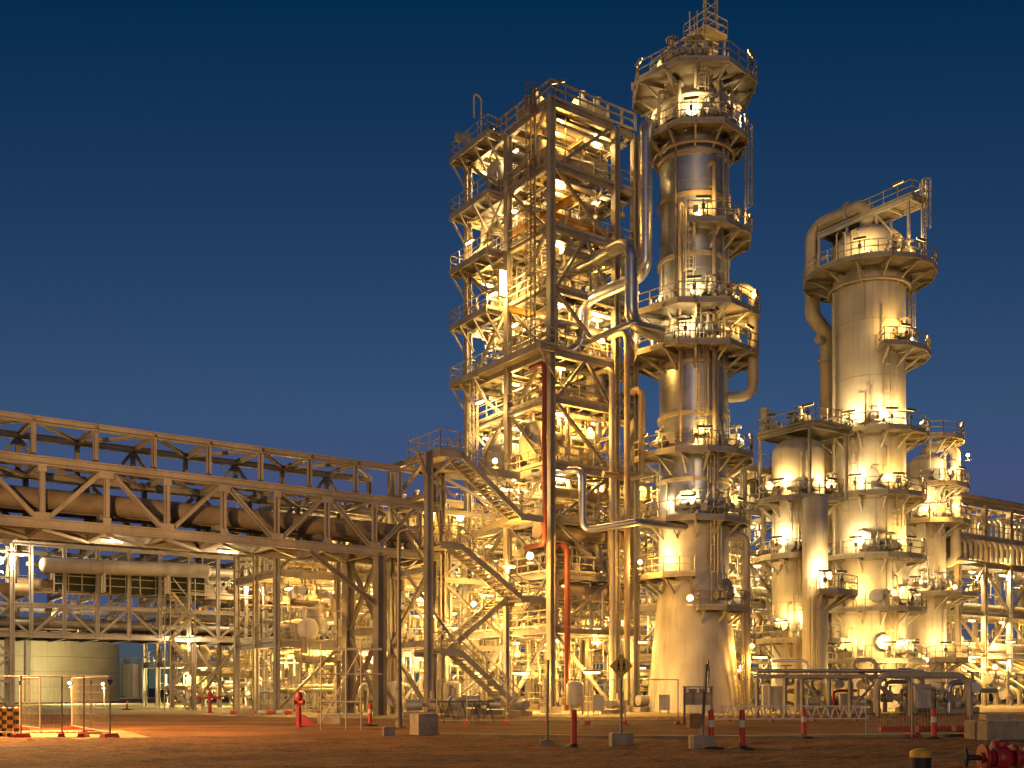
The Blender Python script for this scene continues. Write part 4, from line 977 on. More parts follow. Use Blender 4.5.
# walkway screens
ws = [u_at(px, vr + .25) for px in (54, 82, 110, 140, 170, 205)]
t = thing('walkway_screen', 'dark green mesh screen along the walkway of the low pipe rack', 'screen', U(ws[0], vr + .25, 8.2))
for a, b in zip(ws, ws[1:]):
    mb = MB(); mb.pbox(a + .06, b - .06, vr + .23, vr + .27, 8.3, 9.75); build(mb, 'panel', 'green_mesh', t, False)
    for z in (9.8, 9.3, 8.75): member('rail', U(a, vr + .12, z), U(b, vr + .12, z), .06, .06, 'rail', t, 'box')
    member('post', U((a + b) / 2, vr + .12, 8.2), U((a + b) / 2, vr + .12, 9.85), .06, .06, 'rail', t, 'box')
for a in ws: member('post', U(a, vr + .2, 8.2), U(a, vr + .2, 9.85), .08, .08, 'rail', t, 'box')
# zigzag access stair of scaffold tube
ua_, ub_ = u_at(170, vr - 1.2), u_at(189, vr - 1.2)
SC = thing('scaffold_stair', 'thin scaffold stair zigzagging up to the low pipe rack', 'stair', U(ua_, vr - 1.2, 0))
for u in (ua_ - .2, ub_ + .2):
    for v in (vr - 1.9, vr - .6): member('standard', U(u, v, 0), U(u, v, 9.4), .08, .08, 'rail', SC, 'cyl')
z = .1; k = 0
while z < 8.0:
    a, b = (ua_, ub_) if k % 2 else (ub_, ua_)
    mb = MB(); mb.bar(U(a, vr - 1.8, z), U(b, vr - 1.8, z + 1.65), .06, .16, ZD); mb.bar(U(a, vr - 1.0, z), U(b, vr - 1.0, z + 1.65), .06, .16, ZD)
    for j in range(8): mb.bar(U(a, vr - 1.8, z).lerp(U(b, vr - 1.8, z + 1.65), (j + .5) / 8), U(a, vr - 1.0, z).lerp(U(b, vr - 1.0, z + 1.65), (j + .5) / 8), .16, .02)
    o = build(mb, 'flight', 'rail', SC, False)
    member('ledger', U(ua_ - .2, vr - 1.9, z + 1.65), U(ub_ + .2, vr - 1.9, z + 1.65), .06, .06, 'rail', SC, 'cyl')
    mb = MB(); mb.bar(U(a, vr - 1.9, z + 1), U(b, vr - 1.9, z + 2.65), .06); build(mb, 'handrail', 'rail', SC, False)
    z += 1.65; k += 1

# ================================================================== TANKS
def tank(name, label, px, d, rr, h, m, courses=3, ring=True):
    c = G(px, d); t = thing(name, label, 'tank', c)
    for k in range(courses):
        shell(t, c, [(rr, h * k / courses + .02), (rr, h * (k + 1) / courses - .02), (rr - .04, h * (k + 1) / courses - .01), (rr - .04, h * (k + 1) / courses)], m, 'shell_course', 56)
    mb = MB(); mb.lathe(c, [(rr - .04, h), (rr * .5, h + rr * .06), (.05, h + rr * .1)], 56); build(mb, 'roof', m, t)
    mb = MB(); railing(mb, [c + Vector((rr * math.cos(a), rr * math.sin(a), h)) for a in [R(x) for x in range(180, 361, 12)]], t=.08); build(mb, 'railing', 'rail', t, False)
    for a in (-60, -95, -130):
        mb = MB(); p = c + Vector(((rr + .15) * math.cos(R(a)), (rr + .15) * math.sin(R(a)), 0)); mb.cyl(p + ZD * .2, p + ZD * h, .09 * rr ** .5, seg=8); build(mb, 'downpipe', 'rail', t)
    return c
tank('storage_tank', 'wide olive storage tank at the left picture edge', 18, 128, 11.6, 7.0, 'tank', 4)
tank('storage_tank', 'small ochre storage tank standing clear against the dusk sky', 136.5, 190, 2.1, 5.9, 'tank')
tank('storage_tank', 'narrow green storage tank tucked behind the small ochre one', 122, 196, 1.4, 5.7, 'tank_green')

# ================================================================== PROCESS UNITS BEHIND
def module(name, label, u0, u1, v0, v1, nu, nv, levels, plab, n=14, lamps=3, power=260, m='frame', drums=2, vess=0, far=False):
    t = thing(name, label, 'steel module', U(u0, v0, 0)); short = label.replace(' of piping', '').replace('brightly ', '').replace('the domed', 'domed').replace('between the tallest', 'between tallest')
    U_ = [u0 + (u1 - u0) * k / nu for k in range(nu + 1)]; V_ = [v0 + (v1 - v0) * k / nv for k in range(nv + 1)]
    for u in U_:
        for v in V_: member('column', U(u, v, 0), U(u, v, levels[-1]), .34, .34, m, t, 'H', UD)
    for i, z in enumerate(levels):
        for v in V_:
            for a, b in zip(U_, U_[1:]): member('beam', U(a, v, z), U(b, v, z), .24, .36, m, t)
        for u in U_:
            for a, b in zip(V_, V_[1:]): member('beam', U(u, a, z), U(u, b, z), .24, .36, m, t)
        zp = 0 if i == 0 else levels[i - 1]
        for k, (a, b) in enumerate(zip(U_, U_[1:])):
            if (k + i) % 2 == 0: brace(U(a, v0, zp + .2), U(b, v0, z - .2), .17, m, t)
            elif (k + i) % 3 == 0: brace(U(b, v0, zp + .2), U(a, v0, z - .2), .17, m, t)
            if (k + i) % 3 != 1:
                mb = MB(); mb.pbox(a + .1, b - .1, v0 + .3, (v0 + v1) / 2, z + .18, z + .23); build(mb, 'floor_plate', 'deck', t, False)
        mb = MB(); railing(mb, [U(u0, v1, z + .2), U(u0, v0, z + .2), U(u1, v0, z + .2)]); build(mb, 'railing', 'rail', t, False)
        H = z - zp
        g = 'small pipes: ' + plab
        if far and i == 0: FAR = {}
        for k in range(n):
            zz = zp + ru(.4, H - .3); r = ru(.06, .24)
            if k % 3 != 2:
                v = ru(v0 - .3, v1); a = ru(u0, u0 + (u1 - u0) * .5); b = ru(a + 2, u1)
                pts = [U(a, v, zz + ru(-1, 1.2)), U(a, v, zz), U(b, v, zz), U(b, v, zz - ru(.5, 1.5))]
            elif k % 2:
                u = ru(u0, u1); pts = [U(u, v0 - .3, zz - 1), U(u, v0 - .3, zz), U(u, v1, zz)]
            else:
                u, v = ru(u0, u1), ru(v0 - .3, v0 + 2); pts = [U(u, v, zp + .1), U(u, v, z + ru(-.5, .8))]
            if far: FAR.setdefault(random.choice(PIPE_M), MB()).tube(pts, r, 8, r * 3, 3)
            else: small_pipe(pts, r, plab, g)
        for k in range(lamps):
            hanging_light(U(u0 + (u1 - u0) * (k + .5 + ru(-.2, .2)) / lamps, v0 + ru(-.2, (v1 - v0) * .5), z - .5), power * ru(.7, 1.3), 'batten lamp in the ' + short, 'lamps: ' + label, axis=random.choice((UD, VD)))
        for k in range(drums):
            spawn('drum', U(ru(u0 + .8, u1 - .8), ru(v0 + .8, v0 + 3), zp + .05 + (.2 if zp else 0)), ru(0, 6), 'upright drum in the ' + short, 'drums: ' + label, ru(.8, 1.25))
        for k in range(n // 4):
            spawn('valve', U(ru(u0, u1), ru(v0 - .4, v0 + 2), zp + ru(.6, H - .6)), ru(0, 6), 'handwheel valve in the ' + short, 'valves: ' + label, ru(.8, 1.5))
    if far:
        for mm, mb in FAR.items(): tag(build(mb, 'pipe_mass', mm, None), plab.replace('small pipe', '%s pipes crowded' % mm.replace('pipe_', '')), 'pipes', None, 'stuff')
    for k in range(vess):
        horizontal_vessel('horizontal_vessel', 'pale horizontal exchanger racked in the ' + short, U(u0 + (u1 - u0) * (k + .5) / vess, v0 + 1.6, levels[min(k % len(levels), len(levels) - 1)] + 1.0), UD if k % 2 else VD, .75, 3.2, 'vessel', 'exchangers: ' + label)
    return t
module('steel_module', 'brightly lit module of piping behind the zigzag stairs', -15.5, -3, 8, 15, 3, 2, [4.4, 8.8, 13.0], 'small pipe in the bright module behind the zigzag stairs', 18, 4, 330, 'frame', 3, 3)
module('steel_module', 'lit module of piping behind the foot of the steel tower', 0, 13, 13, 19, 4, 2, [4.0, 8.0, 12.0, 15.5], 'small pipe in the lit module behind the steel tower foot', 16, 4, 330, 'frame', 3, 3)
module('steel_module', 'lit module of piping between the tallest column and the domed vessel', 15.5, 24, 1.5, 9, 2, 2, [4.0, 8.0, 12.0, 15.2, 18.6], 'small pipe in the module between tallest column and domed vessel', 13, 3, 280, 'frame', 2, 2)
module('steel_module', 'far lit module of piping seen under the low pipe rack', u_at(172, 34), u_at(386, 34), 34, 42, 5, 2, [3.6, 7.4, 11.0], 'small pipe in the far module under the low rack', 22, 5, 420, 'frame', 4, 4, True)
module('steel_module', 'tall slim module of piping behind the tallest column', 13.5, 26, 12.5, 18, 3, 1, [4.0, 8.0, 12.0, 16.0, 20.0], 'small pipe in the tall slim module behind the tallest column', 14, 3, 300, 'frame', 1, 2, True)
module('steel_module', 'long module of piping behind the cream columns', 28, 52, 10, 18, 5, 2, [4.2, 8.4, 12.6], 'small pipe in the long module behind the cream columns', 26, 5, 420, 'frame', 3, 4, True)

# ================================================================== TILTED RACK AT RIGHT
pA = W(958, HOR, 93); uA, vA = uv_of(pA)
RR = thing('pipe_rack', 'tall pipe rack with a row of hooped pipes at the right picture edge', 'pipe rack', U(uA, vA, 0))
ru_ = [uA + 4.2 * k for k in range(7)]
for v in (vA, vA + 6):
    for k, u in enumerate(ru_):
        member('column', U(u, v, 0), U(u, v, 18.3), .42, .42, 'frame', RR, 'H', UD)
    for a, b in zip(ru_, ru_[1:]):
        for z in (4.6, 8.4, 12.8, 15.2, 18.2): member('beam', U(a, v, z), U(b, v, z), .28, .42, 'frame', RR)
    for k, (a, b) in enumerate(zip(ru_, ru_[1:])):
        brace(*((U(a, v, 8.6), U(b, v, 12.6)) if k % 2 == 0 else (U(b, v, 8.6), U(a, v, 12.6))), .2, 'frame', RR)
        brace(*((U(a, v, 4.8), U(b, v, 8.2)) if k % 2 else (U(b, v, 4.8), U(a, v, 8.2))), .2, 'frame', RR)
for u in ru_:
    for z in (4.6, 8.4, 12.8, 15.2, 18.2): member('cross_beam', U(u, vA, z), U(u, vA + 6, z), .26, .4, 'frame', RR)
for a, b in zip(ru_, ru_[1:]):
    for z in (12.8, 15.2, 8.4):
        mb = MB(); mb.pbox(a, b, vA + .3, vA + 5.7, z + .2, z + .26); build(mb, 'floor_plate', 'deck', RR, False)
mb = MB(); railing(mb, [U(ru_[0], vA - .1, 15.4), U(ru_[-1], vA - .1, 15.4)]); build(mb, 'railing', 'rail', RR, False)
u = uA - 2.2; k = 0
while u < ru_[-1]:
    t = small_pipe([U(u, vA - 1.5, 12.9), U(u, vA - 1.5, 14.6), U(u, vA + 1.2, 14.9), U(u, vA + 1.2, 12.9)], .17, 'hooped pipe in the row along the tall right rack', 'hooped pipes on the right rack', 'pipe_cream', 'hooped_pipe', 12)
    t = small_pipe([U(u + .3, vA + .2, 15.4), U(u + .3, vA + .2, 17.2), U(u + .3, vA + 2.2, 17.4), U(u + .3, vA + 2.2, 15.4)], .14, 'small hooped pipe on the top deck of the tall right rack', 'top deck hooped pipes on the right rack', 'white_band', 'hooped_pipe', 10)
    u += .85; k += 1
mb = MB(); mb.pbox(uA - 3, uA - .2, vA - 2, vA + 2, 12.6, 12.75); build(mb, 'outrigger', 'deck', RR, False)
for k, (v, z, r, m) in enumerate(((.6, 13.5, .4, 'pipe_cream'), (2.0, 13.4, .3, 'pipe_tan'), (3.2, 9.2, .4, 'pipe_cream'), (1.2, 9.1, .35, 'pipe_tan'), (.5, 5.4, .4, 'pipe_cream'), (2.2, 5.3, .3, 'pipe_grey'), (.2, 18.8, .35, 'pipe_tan'))):
    o = small_pipe([U(uA - 1.5, vA + v, z), U(ru_[-1], vA + v, z)], r, 'long pipe lying along a deck of the tall right rack', 'long pipes on the right rack', m, 'rack_pipe', 14)
for k in range(4):
    for z in (7.9, 12.3, 4.2):
        hanging_light(U(uA + 2.5 + 5 * k, vA + .2, z), 420, 'batten lamp under a deck of the tall right rack', 'lamps of the right rack')
for k in range(3): hanging_light(U(uA + 2 + 5 * k, vA + 1.5, 17.7), 260, 'batten lamp under a deck of the tall right rack', 'lamps of the right rack')
for k in range(14): spawn('valve', U(uA + 1 + k * 1.6, vA - 1.0 + ru(-1.5, 1.5), ru(.5, 3)), ru(0, 6), 'handwheel valve at the foot of the tall right rack', 'valves at the right rack foot', ru(1, 2))
for k in range(12):
    u = uA - 2 + k * 1.9; small_pipe([U(u, vA - 2.5, .2), U(u, vA - 2.5, ru(1, 3)), U(u + ru(-1, 1), vA + 1, 3.2), U(u, vA + 3, 4.3)], ru(.1, .24), 'bent pipe climbing at the foot of the tall right rack', 'bent pipes at the right rack foot', None, 'bent_pipe')

# ================================================================== YARD IN FRONT
def D(y): return CH * FPX / (y - HOR)          # depth at which the ground shows on picture row y
# --- temporary fence panels
def fence_panel(p0, p1, label, group, h=2.05, feet=True, m='rail', wires=True, caps=False):
    p0 = Vector(p0); p1 = Vector(p1); a = (p1 - p0).normalized(); L = (p1 - p0).length
    t = thing('fence_panel', label, 'fence', p0, group)
    mb = MB()
    for p in (p0, p1): mb.cyl(p + ZD * .02, p + ZD * h, .026, seg=8)
    for hh in (.18, h - .02): mb.cyl(p0 + ZD * hh, p1 + ZD * hh, .022, seg=8)
    build(mb, 'frame', m, t)
    if wires:
        mb = MB(); n = int(L / .12)
        for k in range(1, n): p = p0.lerp(p1, k / n); mb.bar(p + ZD * .18, p + ZD * (h - .02), .005)
        for k in range(1, 7): mb.bar(p0 + ZD * (.18 + (h - .2) * k / 7), p1 + ZD * (.18 + (h - .2) * k / 7), .005)
        o = build(mb, 'wire_mesh', m, t, False); o['kind'] = 'stuff'
    if feet:
        b = Vector((-a.y, a.x, 0))
        mb = MB(); c = p1 - a * .02; mb.hexa([c + b * (s * .36) + a * (e * .12) + ZD * z for z, f in ((0.0, 1), (.15, .8)) for s, e in ((-f, -f), (f, -f), (f, f), (-f, f))]); build(mb, 'foot', 'safety_red', t, False)
    if caps:
        mb = MB(); c = p1 + ZD * (h - .12); b = Vector((-a.y, a.x, 0)); mb.add([c + a * .12 + b * -.03, c - a * .12 + b * -.03, c - ZD * .2 - b * .03, c + a * .12 + b * .03, c - a * .12 + b * .03, c - ZD * .2 + b * .03], [(0, 1, 2), (5, 4, 3), (0, 3, 4, 1), (1, 4, 5, 2), (2, 5, 3, 0)]); build(mb, 'pennant', 'blue_cap', t, False)
    return t
ordn = ['first', 'second', 'third', 'fourth', 'fifth', 'sixth', 'seventh']
xs = [437, 467, 507, 547, 588, 625, 678]
for k, (a, b) in enumerate(zip(xs, xs[1:])):
    fence_panel(G(a, D(724)), G(b, D(724) - .3), 'mesh fence panel before the steel tower, %s from the stairs' % ordn[k], 'mesh fence panels before the steel tower')
xs = [(-30, 35.2), (21, 34.4), (62, 34.9), (84, 35.0), (110, 34.6)]
for k, (a, b) in enumerate(zip(xs, xs[1:])):
    fence_panel(G(*a), G(*b), 'mesh fence panel round the yard, %s from the left picture edge' % ordn[k], 'mesh fence panels round the yard', caps=k == 3)
for k, ((a, b)) in enumerate((((110, 34.6), (91, 37.4)), ((91, 37.4), (72, 41)), ((40, 38.6), (20, 40.5)))):
    fence_panel(G(*a), G(*b), 'mesh fence panel turning back into the yard, %s of three' % ordn[k], 'mesh fence panels turning back', caps=True)
xs = [235, 256, 277, 299, 320]
for k, (a, b) in enumerate(zip(xs, xs[1:])):
    fence_panel(G(a, D(713)), G(b, D(713)), 'low far fence panel under the pipe rack, %s from the tanks' % ordn[k], 'far fence panels under the pipe rack', 1.75)
xs = [866, 912, 970]
for k, (a, b) in enumerate(zip(xs, xs[1:])):
    fence_panel(G(a, D(738)), G(b, D(737)), 'mesh fence panel before the cream columns, %s of two' % ordn[k], 'mesh fence panels before the cream columns', 2.0)
# --- delineator posts
def delineator(px, yb, h, label, white=True, rad=.075):
    p = G(px, D(yb)); t = thing('delineator_post', label, 'post', p, 'red delineator posts')
    mb = MB(); mb.lathe(p, [(.34, 0.0), (.34, .05), (.16, .1), (.1, .12)], 18); build(mb, 'base', 'black', t)
    mb = MB(); mb.lathe(p, [(rad * 1.15, .1), (rad, h * .98), (rad * .6, h)], 16); build(mb, 'post', 'safety_red', t)
    if white:
        mb = MB(); mb.lathe(p, [(rad * 1.12, h * .56), (rad * 1.12, h * .74)], 16); build(mb, 'reflective_band', 'white_band', t)
    return t
for px, yb, h, lb, wt_ in ((574, 748, 1.06, 'red delineator post left of the walkers sign', False), (711, 749, 1.06, 'red delineator post touching the edge-on sign', True), (742, 750, 1.08, 'red and white delineator post right of the edge-on sign', True),
                      (804, 738, .95, 'thin red delineator post before the white lattice barrier', True), (934, 740, 1.0, 'red delineator post before the cream columns', True), (370, 726, 1.0, 'red delineator post by the scaffold frame', True), (127, 710, .75, 'far red delineator post beyond the left fence', True)):
    delineator(px, yb, h, lb, wt_)
# --- signs on concrete blocks
def block(t, c, w, d, h, name='block', m='concrete', rz=0.0):
    X = Vector((math.cos(rz), math.sin(rz), 0)); Y = Vector((-X.y, X.x, 0)); c = Vector(c); mb = MB(); b = .04
    prof = [(1, 0), (1, h - b), (1 - 2 * b / w, h)]
    vs = []
    for f, z in prof: vs += [c + X * (s * w / 2 * f) + Y * (e * d / 2 * f) + ZD * (z) for s, e in ((-1, -1), (1, -1), (1, 1), (-1, 1))]
    mb.add(vs, [(3, 2, 1, 0), (8, 9, 10, 11)] + [(i * 4 + k, i * 4 + (k + 1) % 4, i * 4 + 4 + (k + 1) % 4, i * 4 + 4 + k) for i in range(2) for k in range(4)])
    return build(mb, name, m, t, False)
def diamond_sign(px, yb, zc, half, label, rz, lean=0.0, figures=True):
    p = G(px, D(yb)); t = thing('diamond_sign', label, 'sign', p)
    block(t, p, .62, .5, .38, 'block', 'concrete', .1)
    top_ = p + Vector((lean, 0, zc + half * .6))
    mb = MB(); mb.bar(p + ZD * .36, top_, .06); build(mb, 'post', 'frame_dark', t, False)
    X = Vector((math.cos(rz), math.sin(rz), 0)); N = Vector((X.y, -X.x, 0)); c = p + Vector((lean * .9, 0, zc)) + N * .05
    mb = MB(); q4 = [X * half, ZD * half, X * -half, ZD * -half]
    mb.hexa([c + q + N * 0 for q in q4] + [c + q + N * .012 for q in q4]); o = build(mb, 'plate', 'sign_yellow', t, False)
    mb = MB()
    for k in range(4): a, b = c + N * .016 + q4[k] * .9, c + N * .016 + q4[(k + 1) % 4] * .9; mb.bar(a, b, .008, .022, N)
    build(mb, 'border', 'black', o, False)
    mb = MB(); mb.hexa([c - N * .006 + q for q in q4] + [c - N * .002 + q for q in q4]); build(mb, 'back', 'sign_back', o, False)
    for s in (-1, 1):
        f = c + N * .018 + X * (s * half * .23); hgt = half * .95; mb = MB(); z0 = -hgt / 2
        P = lambda x, z: f + X * (x * hgt) + ZD * (z0 + z * hgt)
        mb.cyl(P(0, .92) , P(0, .92) + N * .006, hgt * .085, seg=12)
        mb.bar(P(0, .82), P(0, .42), .004, hgt * .17, X)
        for a, b in (((0, .45), (-.12, .02)), ((0, .45), (.13, .03))): mb.bar(P(*a), P(*b), .004, hgt * .09, X)
        for a, b in (((0, .78), (-.15, .5)), ((0, .78), (.15, .52))): mb.bar(P(*a), P(*b), .004, hgt * .06, X)
        build(mb, 'walking_figure', 'black', o, False)
    return t
diamond_sign(621, 746, 2.27, .34, 'yellow diamond sign with two walking figures on a concrete block', 0.0)
diamond_sign(702, 749, 2.1, .34, 'diamond sign seen edge-on, its post leaning from a concrete block', R(84), .12)
t = thing('marker_post', 'bare thin post in a small concrete block before the steel tower', 'post', G(547, D(746)))
block(t, G(547, D(746)), .42, .4, .18); mb = MB(); mb.bar(G(547, D(746), .16), G(548, D(746), 2.45), .06); mb.bar(G(547.6, D(746), 1.6) + Vector((0, .04, 0)), G(548, D(746), 2.4) + Vector((0, .04, 0)), .03, .5, Vector((0, 1, 0))); build(mb, 'post', 'frame_dark', t, False)
# --- pole and ballast blocks
p = G(399, D(728)); t = thing('light_pole', 'tall slender pole standing before the zigzag stairs', 'pole', p)
mb = MB(); mb.lathe(p, [(.15, 0), (.13, .5), (.09, 4), (.07, 7.9)], 14); build(mb, 'pole', 'frame_dark', t)
mb = MB(); mb.cyl(p, p + ZD * .06, .3); build(mb, 'base_plate', 'frame_dark', t)
mb = MB(); mb.tube([p + ZD * 7.8, p + ZD * 8.1, p + Vector((.5, -.3, 8.2))], .05, 8, .2); mb.box(p + Vector((.62, -.37, 8.2)), .5, .25, .14); build(mb, 'lamp_head', 'housing', t)
for px, yb, w, d, h, rz, lb in ((424, 735, .75, .8, .74, R(28), 'square concrete ballast block by the slender pole'), (389, 736, .4, .35, .32, .2, 'small concrete block at the foot of the slender pole'),
                                (329, 724, 1.0, .7, .45, .1, 'long concrete block behind the scaffold frame'), (245, 716, .9, .5, .35, 0, 'low concrete block under the far fence'), (1012, 741, 2.4, 1.4, .62, R(4), 'big concrete kerb block at the right picture edge'), (998, 726, 1.3, 1.0, .5, R(-8), 'concrete block behind the big kerb block at right')):
    o = block(None, G(px, D(yb) + d * .4), w, d, h, 'concrete_block', 'concrete', rz); tag(o, lb, 'block', 'loose concrete blocks')
# --- scaffold frame
T = thing('tube_scaffold', 'open scaffold tube frame standing in the yard left of the slender pole', 'scaffold', G(345, D(730)))
for px in (321, 346, 361):
    for dd in (0, 1.3): member('standard', G(px, D(730) + dd), G(px, D(730) + dd, 3.4), .055, .055, 'rail', T, 'cyl')
for z in (.6, 1.1, 2.2, 3.2):
    for dd in (0, 1.3): member('ledger', G(319, D(730) + dd, z), G(382 if z > 2 else 363, D(730) + dd, z), .05, .05, 'rail', T, 'cyl')
for px in (321, 361): member('transom', G(px, D(730), 3.2), G(px, D(730) + 1.3, 3.2), .05, .05, 'rail', T, 'cyl')
member('diagonal', G(321, D(730), .3), G(361, D(730), 3.2), .05, .05, 'rail', T, 'cyl')
# --- fire hydrants
def hydrant(px, yb, h, label, arm=1):
    p = G(px, D(yb)); t = thing('fire_hydrant', label, 'hydrant', p, 'red fire hydrants')
    mb = MB(); mb.lathe(p, [(.2, 0), (.2, .06), (.11, .08), (.1, h * .8), (.17, h * .82), (.17, h * .9), (.12, h), (.02, h * 1.03)], 18); build(mb, 'body', 'fire_red', t)
    for s in (-1, 1):
        mb = MB(); a = p + ZD * h * .72; mb.cyl(a, a + Vector((s * .3 * arm, -.08, 0)), .08); mb.cyl(a + Vector((s * .3 * arm, -.08, 0)), a + Vector((s * .38 * arm, -.1, 0)), .12); build(mb, 'outlet', 'fire_red', t)
    mb = MB(); c = p + ZD * (h * 1.08)
    for k in range(10):
        a, b = 2 * math.pi * k / 10, 2 * math.pi * (k + 1) / 10; mb.bar(c + Vector((.16 * math.cos(a), .16 * math.sin(a), 0)), c + Vector((.16 * math.cos(b), .16 * math.sin(b), 0)), .04)
    mb.bar(c - Vector((.16, 0, 0)), c + Vector((.16, 0, 0)), .03); mb.bar(c - ZD * .1, c, .04); build(mb, 'handwheel', 'fire_red', t)
    return t
hydrant(210, 713, 1.4, 'wide red fire hydrant near the scaffold stair', 2.0)
hydrant(299, 727, 1.45, 'tall thin red fire hydrant left of the scaffold frame', .6)
p = G(307, D(725)); t = thing('hose_cover', 'low red wedge beside the tall thin hydrant', 'cover', p)
mb = MB(); mb.hexa([p + Vector(q) for q in ((-.4, -.25, 0), (.5, -.25, 0), (.5, .25, 0), (-.4, .25, 0), (-.3, -.2, .45), (-.15, -.2, .45), (-.15, .2, .45), (-.3, .2, .45))]); build(mb, 'shell', 'fire_red', t, False)
# --- barriers
def lattice_barrier(name, label, a, b, h, m, n, tk=.045):
    a = Vector(a); b = Vector(b); t = thing(name, label, 'barrier', a)
    for z in (.12, h): member('rail', a + ZD * z, b + ZD * z, tk, tk * 1.3, m, t, 'box')
    for k in range(n):
        p, q_, r_ = a.lerp(b, k / n), a.lerp(b, (k + .5) / n), a.lerp(b, (k + 1) / n)
        member('web', p + ZD * .12, q_ + ZD * h, tk, tk, m, t, 'box'); member('web', q_ + ZD * h, r_ + ZD * .12, tk, tk, m, t, 'box')
    for k in range(4):
        p = a.lerp(b, (k + .3) / 3.6); mb = MB(); mb.box(p + ZD * .05, .12, .5, .1); build(mb, 'foot', 'rail_dark', t, False)
lattice_barrier('lattice_barrier', 'long low white lattice barrier before the cream columns', G(716, D(721.5)), G(868, D(721)), .75, 'white_band', 16)
mb_n = 0
T = thing('trestle_barrier', 'dark folding trestle barrier at the foot of the stairs', 'barrier', G(462, D(723)))
member('rail', G(430, D(723), 1.0), G(494, D(722), 1.0), .08, .1, 'rail_dark', T, 'box')
for px in (438, 449, 462, 474, 488):
    for s in (-.28, .28): member('leg', G(px, D(723), 1.0), G(px, D(723)) + Vector((s, s * .7, 0)), .05, .05, 'rail_dark', T, 'box')
# --- notice board with lamps
p = G(698, 48); t = thing('notice_board', 'brown notice board with three dark lamps behind the edge-on sign', 'board', p)
for s in (-.62, .62): mb = MB(); mb.bar(p + Vector((s, 0, 0)), p + Vector((s, 0, 1.7)), .07); build(mb, 'post', 'frame_dark', t, False)
mb = MB(); mb.box(p + Vector((0, 0, 1.25)), 1.25, .06, .75); build(mb, 'board', 'concrete', t, False)
mb = MB(); mb.box(p + Vector((0, 0, 1.7)), 1.4, .16, .06); build(mb, 'hood', 'frame_dark', t, False)
for s in (-.48, 0, .48): mb = MB(); mb.cyl(p + Vector((s, -.12, 1.66)), p + Vector((s, -.12, 1.45)), .05, .09, 10); build(mb, 'lamp', 'white_band', t)
o = block(None, G(694, 43.5), .5, .5, .6, 'equipment_crate', 'timber', .1); tag(o, 'small timber crate before the notice board', 'crate')
# --- striped posts at the left edge
for k, px in enumerate((-1, 4, 10, 16.5)):
    p = G(px, 35.4 + .15 * (k % 2)); t = thing('striped_post', 'black and yellow striped post at the left edge, %s from the edge' % ordn[k], 'post', p, 'black and yellow striped posts')
    n = 7
    for j in range(n):
        mb = MB(); z0, z1 = 1.0 * j / n, 1.0 * (j + 1) / n; mb.lathe(p, [(.09, z0), (.09, z1)] if j < n - 1 else [(.09, z0), (.085, z1 - .03), (.05, z1)], 14); build(mb, 'stripe', 'sign_yellow' if (j + k) % 2 else 'black', t)
# --- bollard and red valve in the near right corner
p = G(920.5, 20.0); t = thing('bollard', 'dark round bollard with a yellow domed cap in the near ground', 'bollard', p)
mb = MB(); mb.lathe(p, [(.19, 0), (.19, .36)], 24); build(mb, 'post', 'black', t)
mb = MB(); mb.lathe(p, [(.2, .33)] + [(.2 * math.cos(a), .40 + .10 * math.sin(a)) for a in [R(x) for x in range(0, 91, 15)]], 24); build(mb, 'cap', 'sign_yellow', t)
c = G(1000, 18.5, .42); X = Vector((1, 0, 0)); t = thing('valve_station', 'red valve on a red pipe in the near right corner', 'valve', G(1000, 18.5))
mb = MB(); mb.lathe(c, [(.1, -.35), (.1, -.2), (.2, -.12), (.23, 0), (.2, .12), (.12, .2), (.12, 2.2)], 20, X); build(mb, 'body', 'fire_red', t)
for s in (-.32, -.14, .2, .5): mb = MB(); mb.cyl(c + X * s, c + X * (s + .06), .24, seg=20); build(mb, 'flange', 'fire_red', t)
mb = MB(); mb.cyl(c - X * .3, c - X * .62, .05, seg=10); build(mb, 'stem', 'black', t)
mb = MB(); w = c - X * .6
for k in range(16):
    a, b = 2 * math.pi * k / 16, 2 * math.pi * (k + 1) / 16; f = lambda a: w + Vector((.05 * math.cos(a), .16 * math.cos(a), .16 * math.sin(a))); mb.bar(f(a), f(b), .035)
for k in range(3): a = math.pi * k / 3; f = lambda a: w + Vector((.05 * math.cos(a), .16 * math.cos(a), .16 * math.sin(a))); mb.bar(f(a), f(a + math.pi), .025)
build(mb, 'handwheel', 'black', t)
mb = MB(); mb.lathe(c + ZD * .1, [(.1, 0), (.1, .12), (.15, .12), (.15, .18), (.05, .22)], 18); build(mb, 'bonnet', 'fire_red', t)
for s in (.35, 1.6): mb = MB(); mb.bar(c + X * s - ZD * .12, c + X * s - ZD * .42, .1); build(mb, 'support', 'frame_dark', t, False)

# --- dark pipe-support table and arched pipe before the cream columns
pt0 = G(757, 62); T = thing('pipe_table', 'dark low steel table frame before the cream columns', 'steel frame', pt0)
xs_ = [757, 785, 802, 829, 850, 878, 910]
for px in xs_:
    for dd in (0, 4): member('leg', G(px, 62 + dd), G(px, 62 + dd, 2.25), .18, .18, 'frame', T)
for a, b in zip(xs_, xs_[1:]):
    for dd in (0, 4): member('beam', G(a, 62 + dd, 2.35), G(b, 62 + dd, 2.35), .16, .2, 'frame', T)
for px in xs_: member('cross_beam', G(px, 62, 2.3), G(px, 66, 2.3), .2, .2, 'frame', T)
brace(G(802, 62, 2.2), G(829, 62, .3), .14, 'frame', T); brace(G(850, 62, .3), G(878, 62, 2.2), .14, 'frame', T)
for k in range(4): small_pipe([G(757, 63 + k * .8, 2.7), G(915 + k * 3, 63 + k * .8, 2.7)], ru(.07, .14), 'pipe lying on the dark low table frame', 'pipes on the low table frame', None, 'table_pipe')
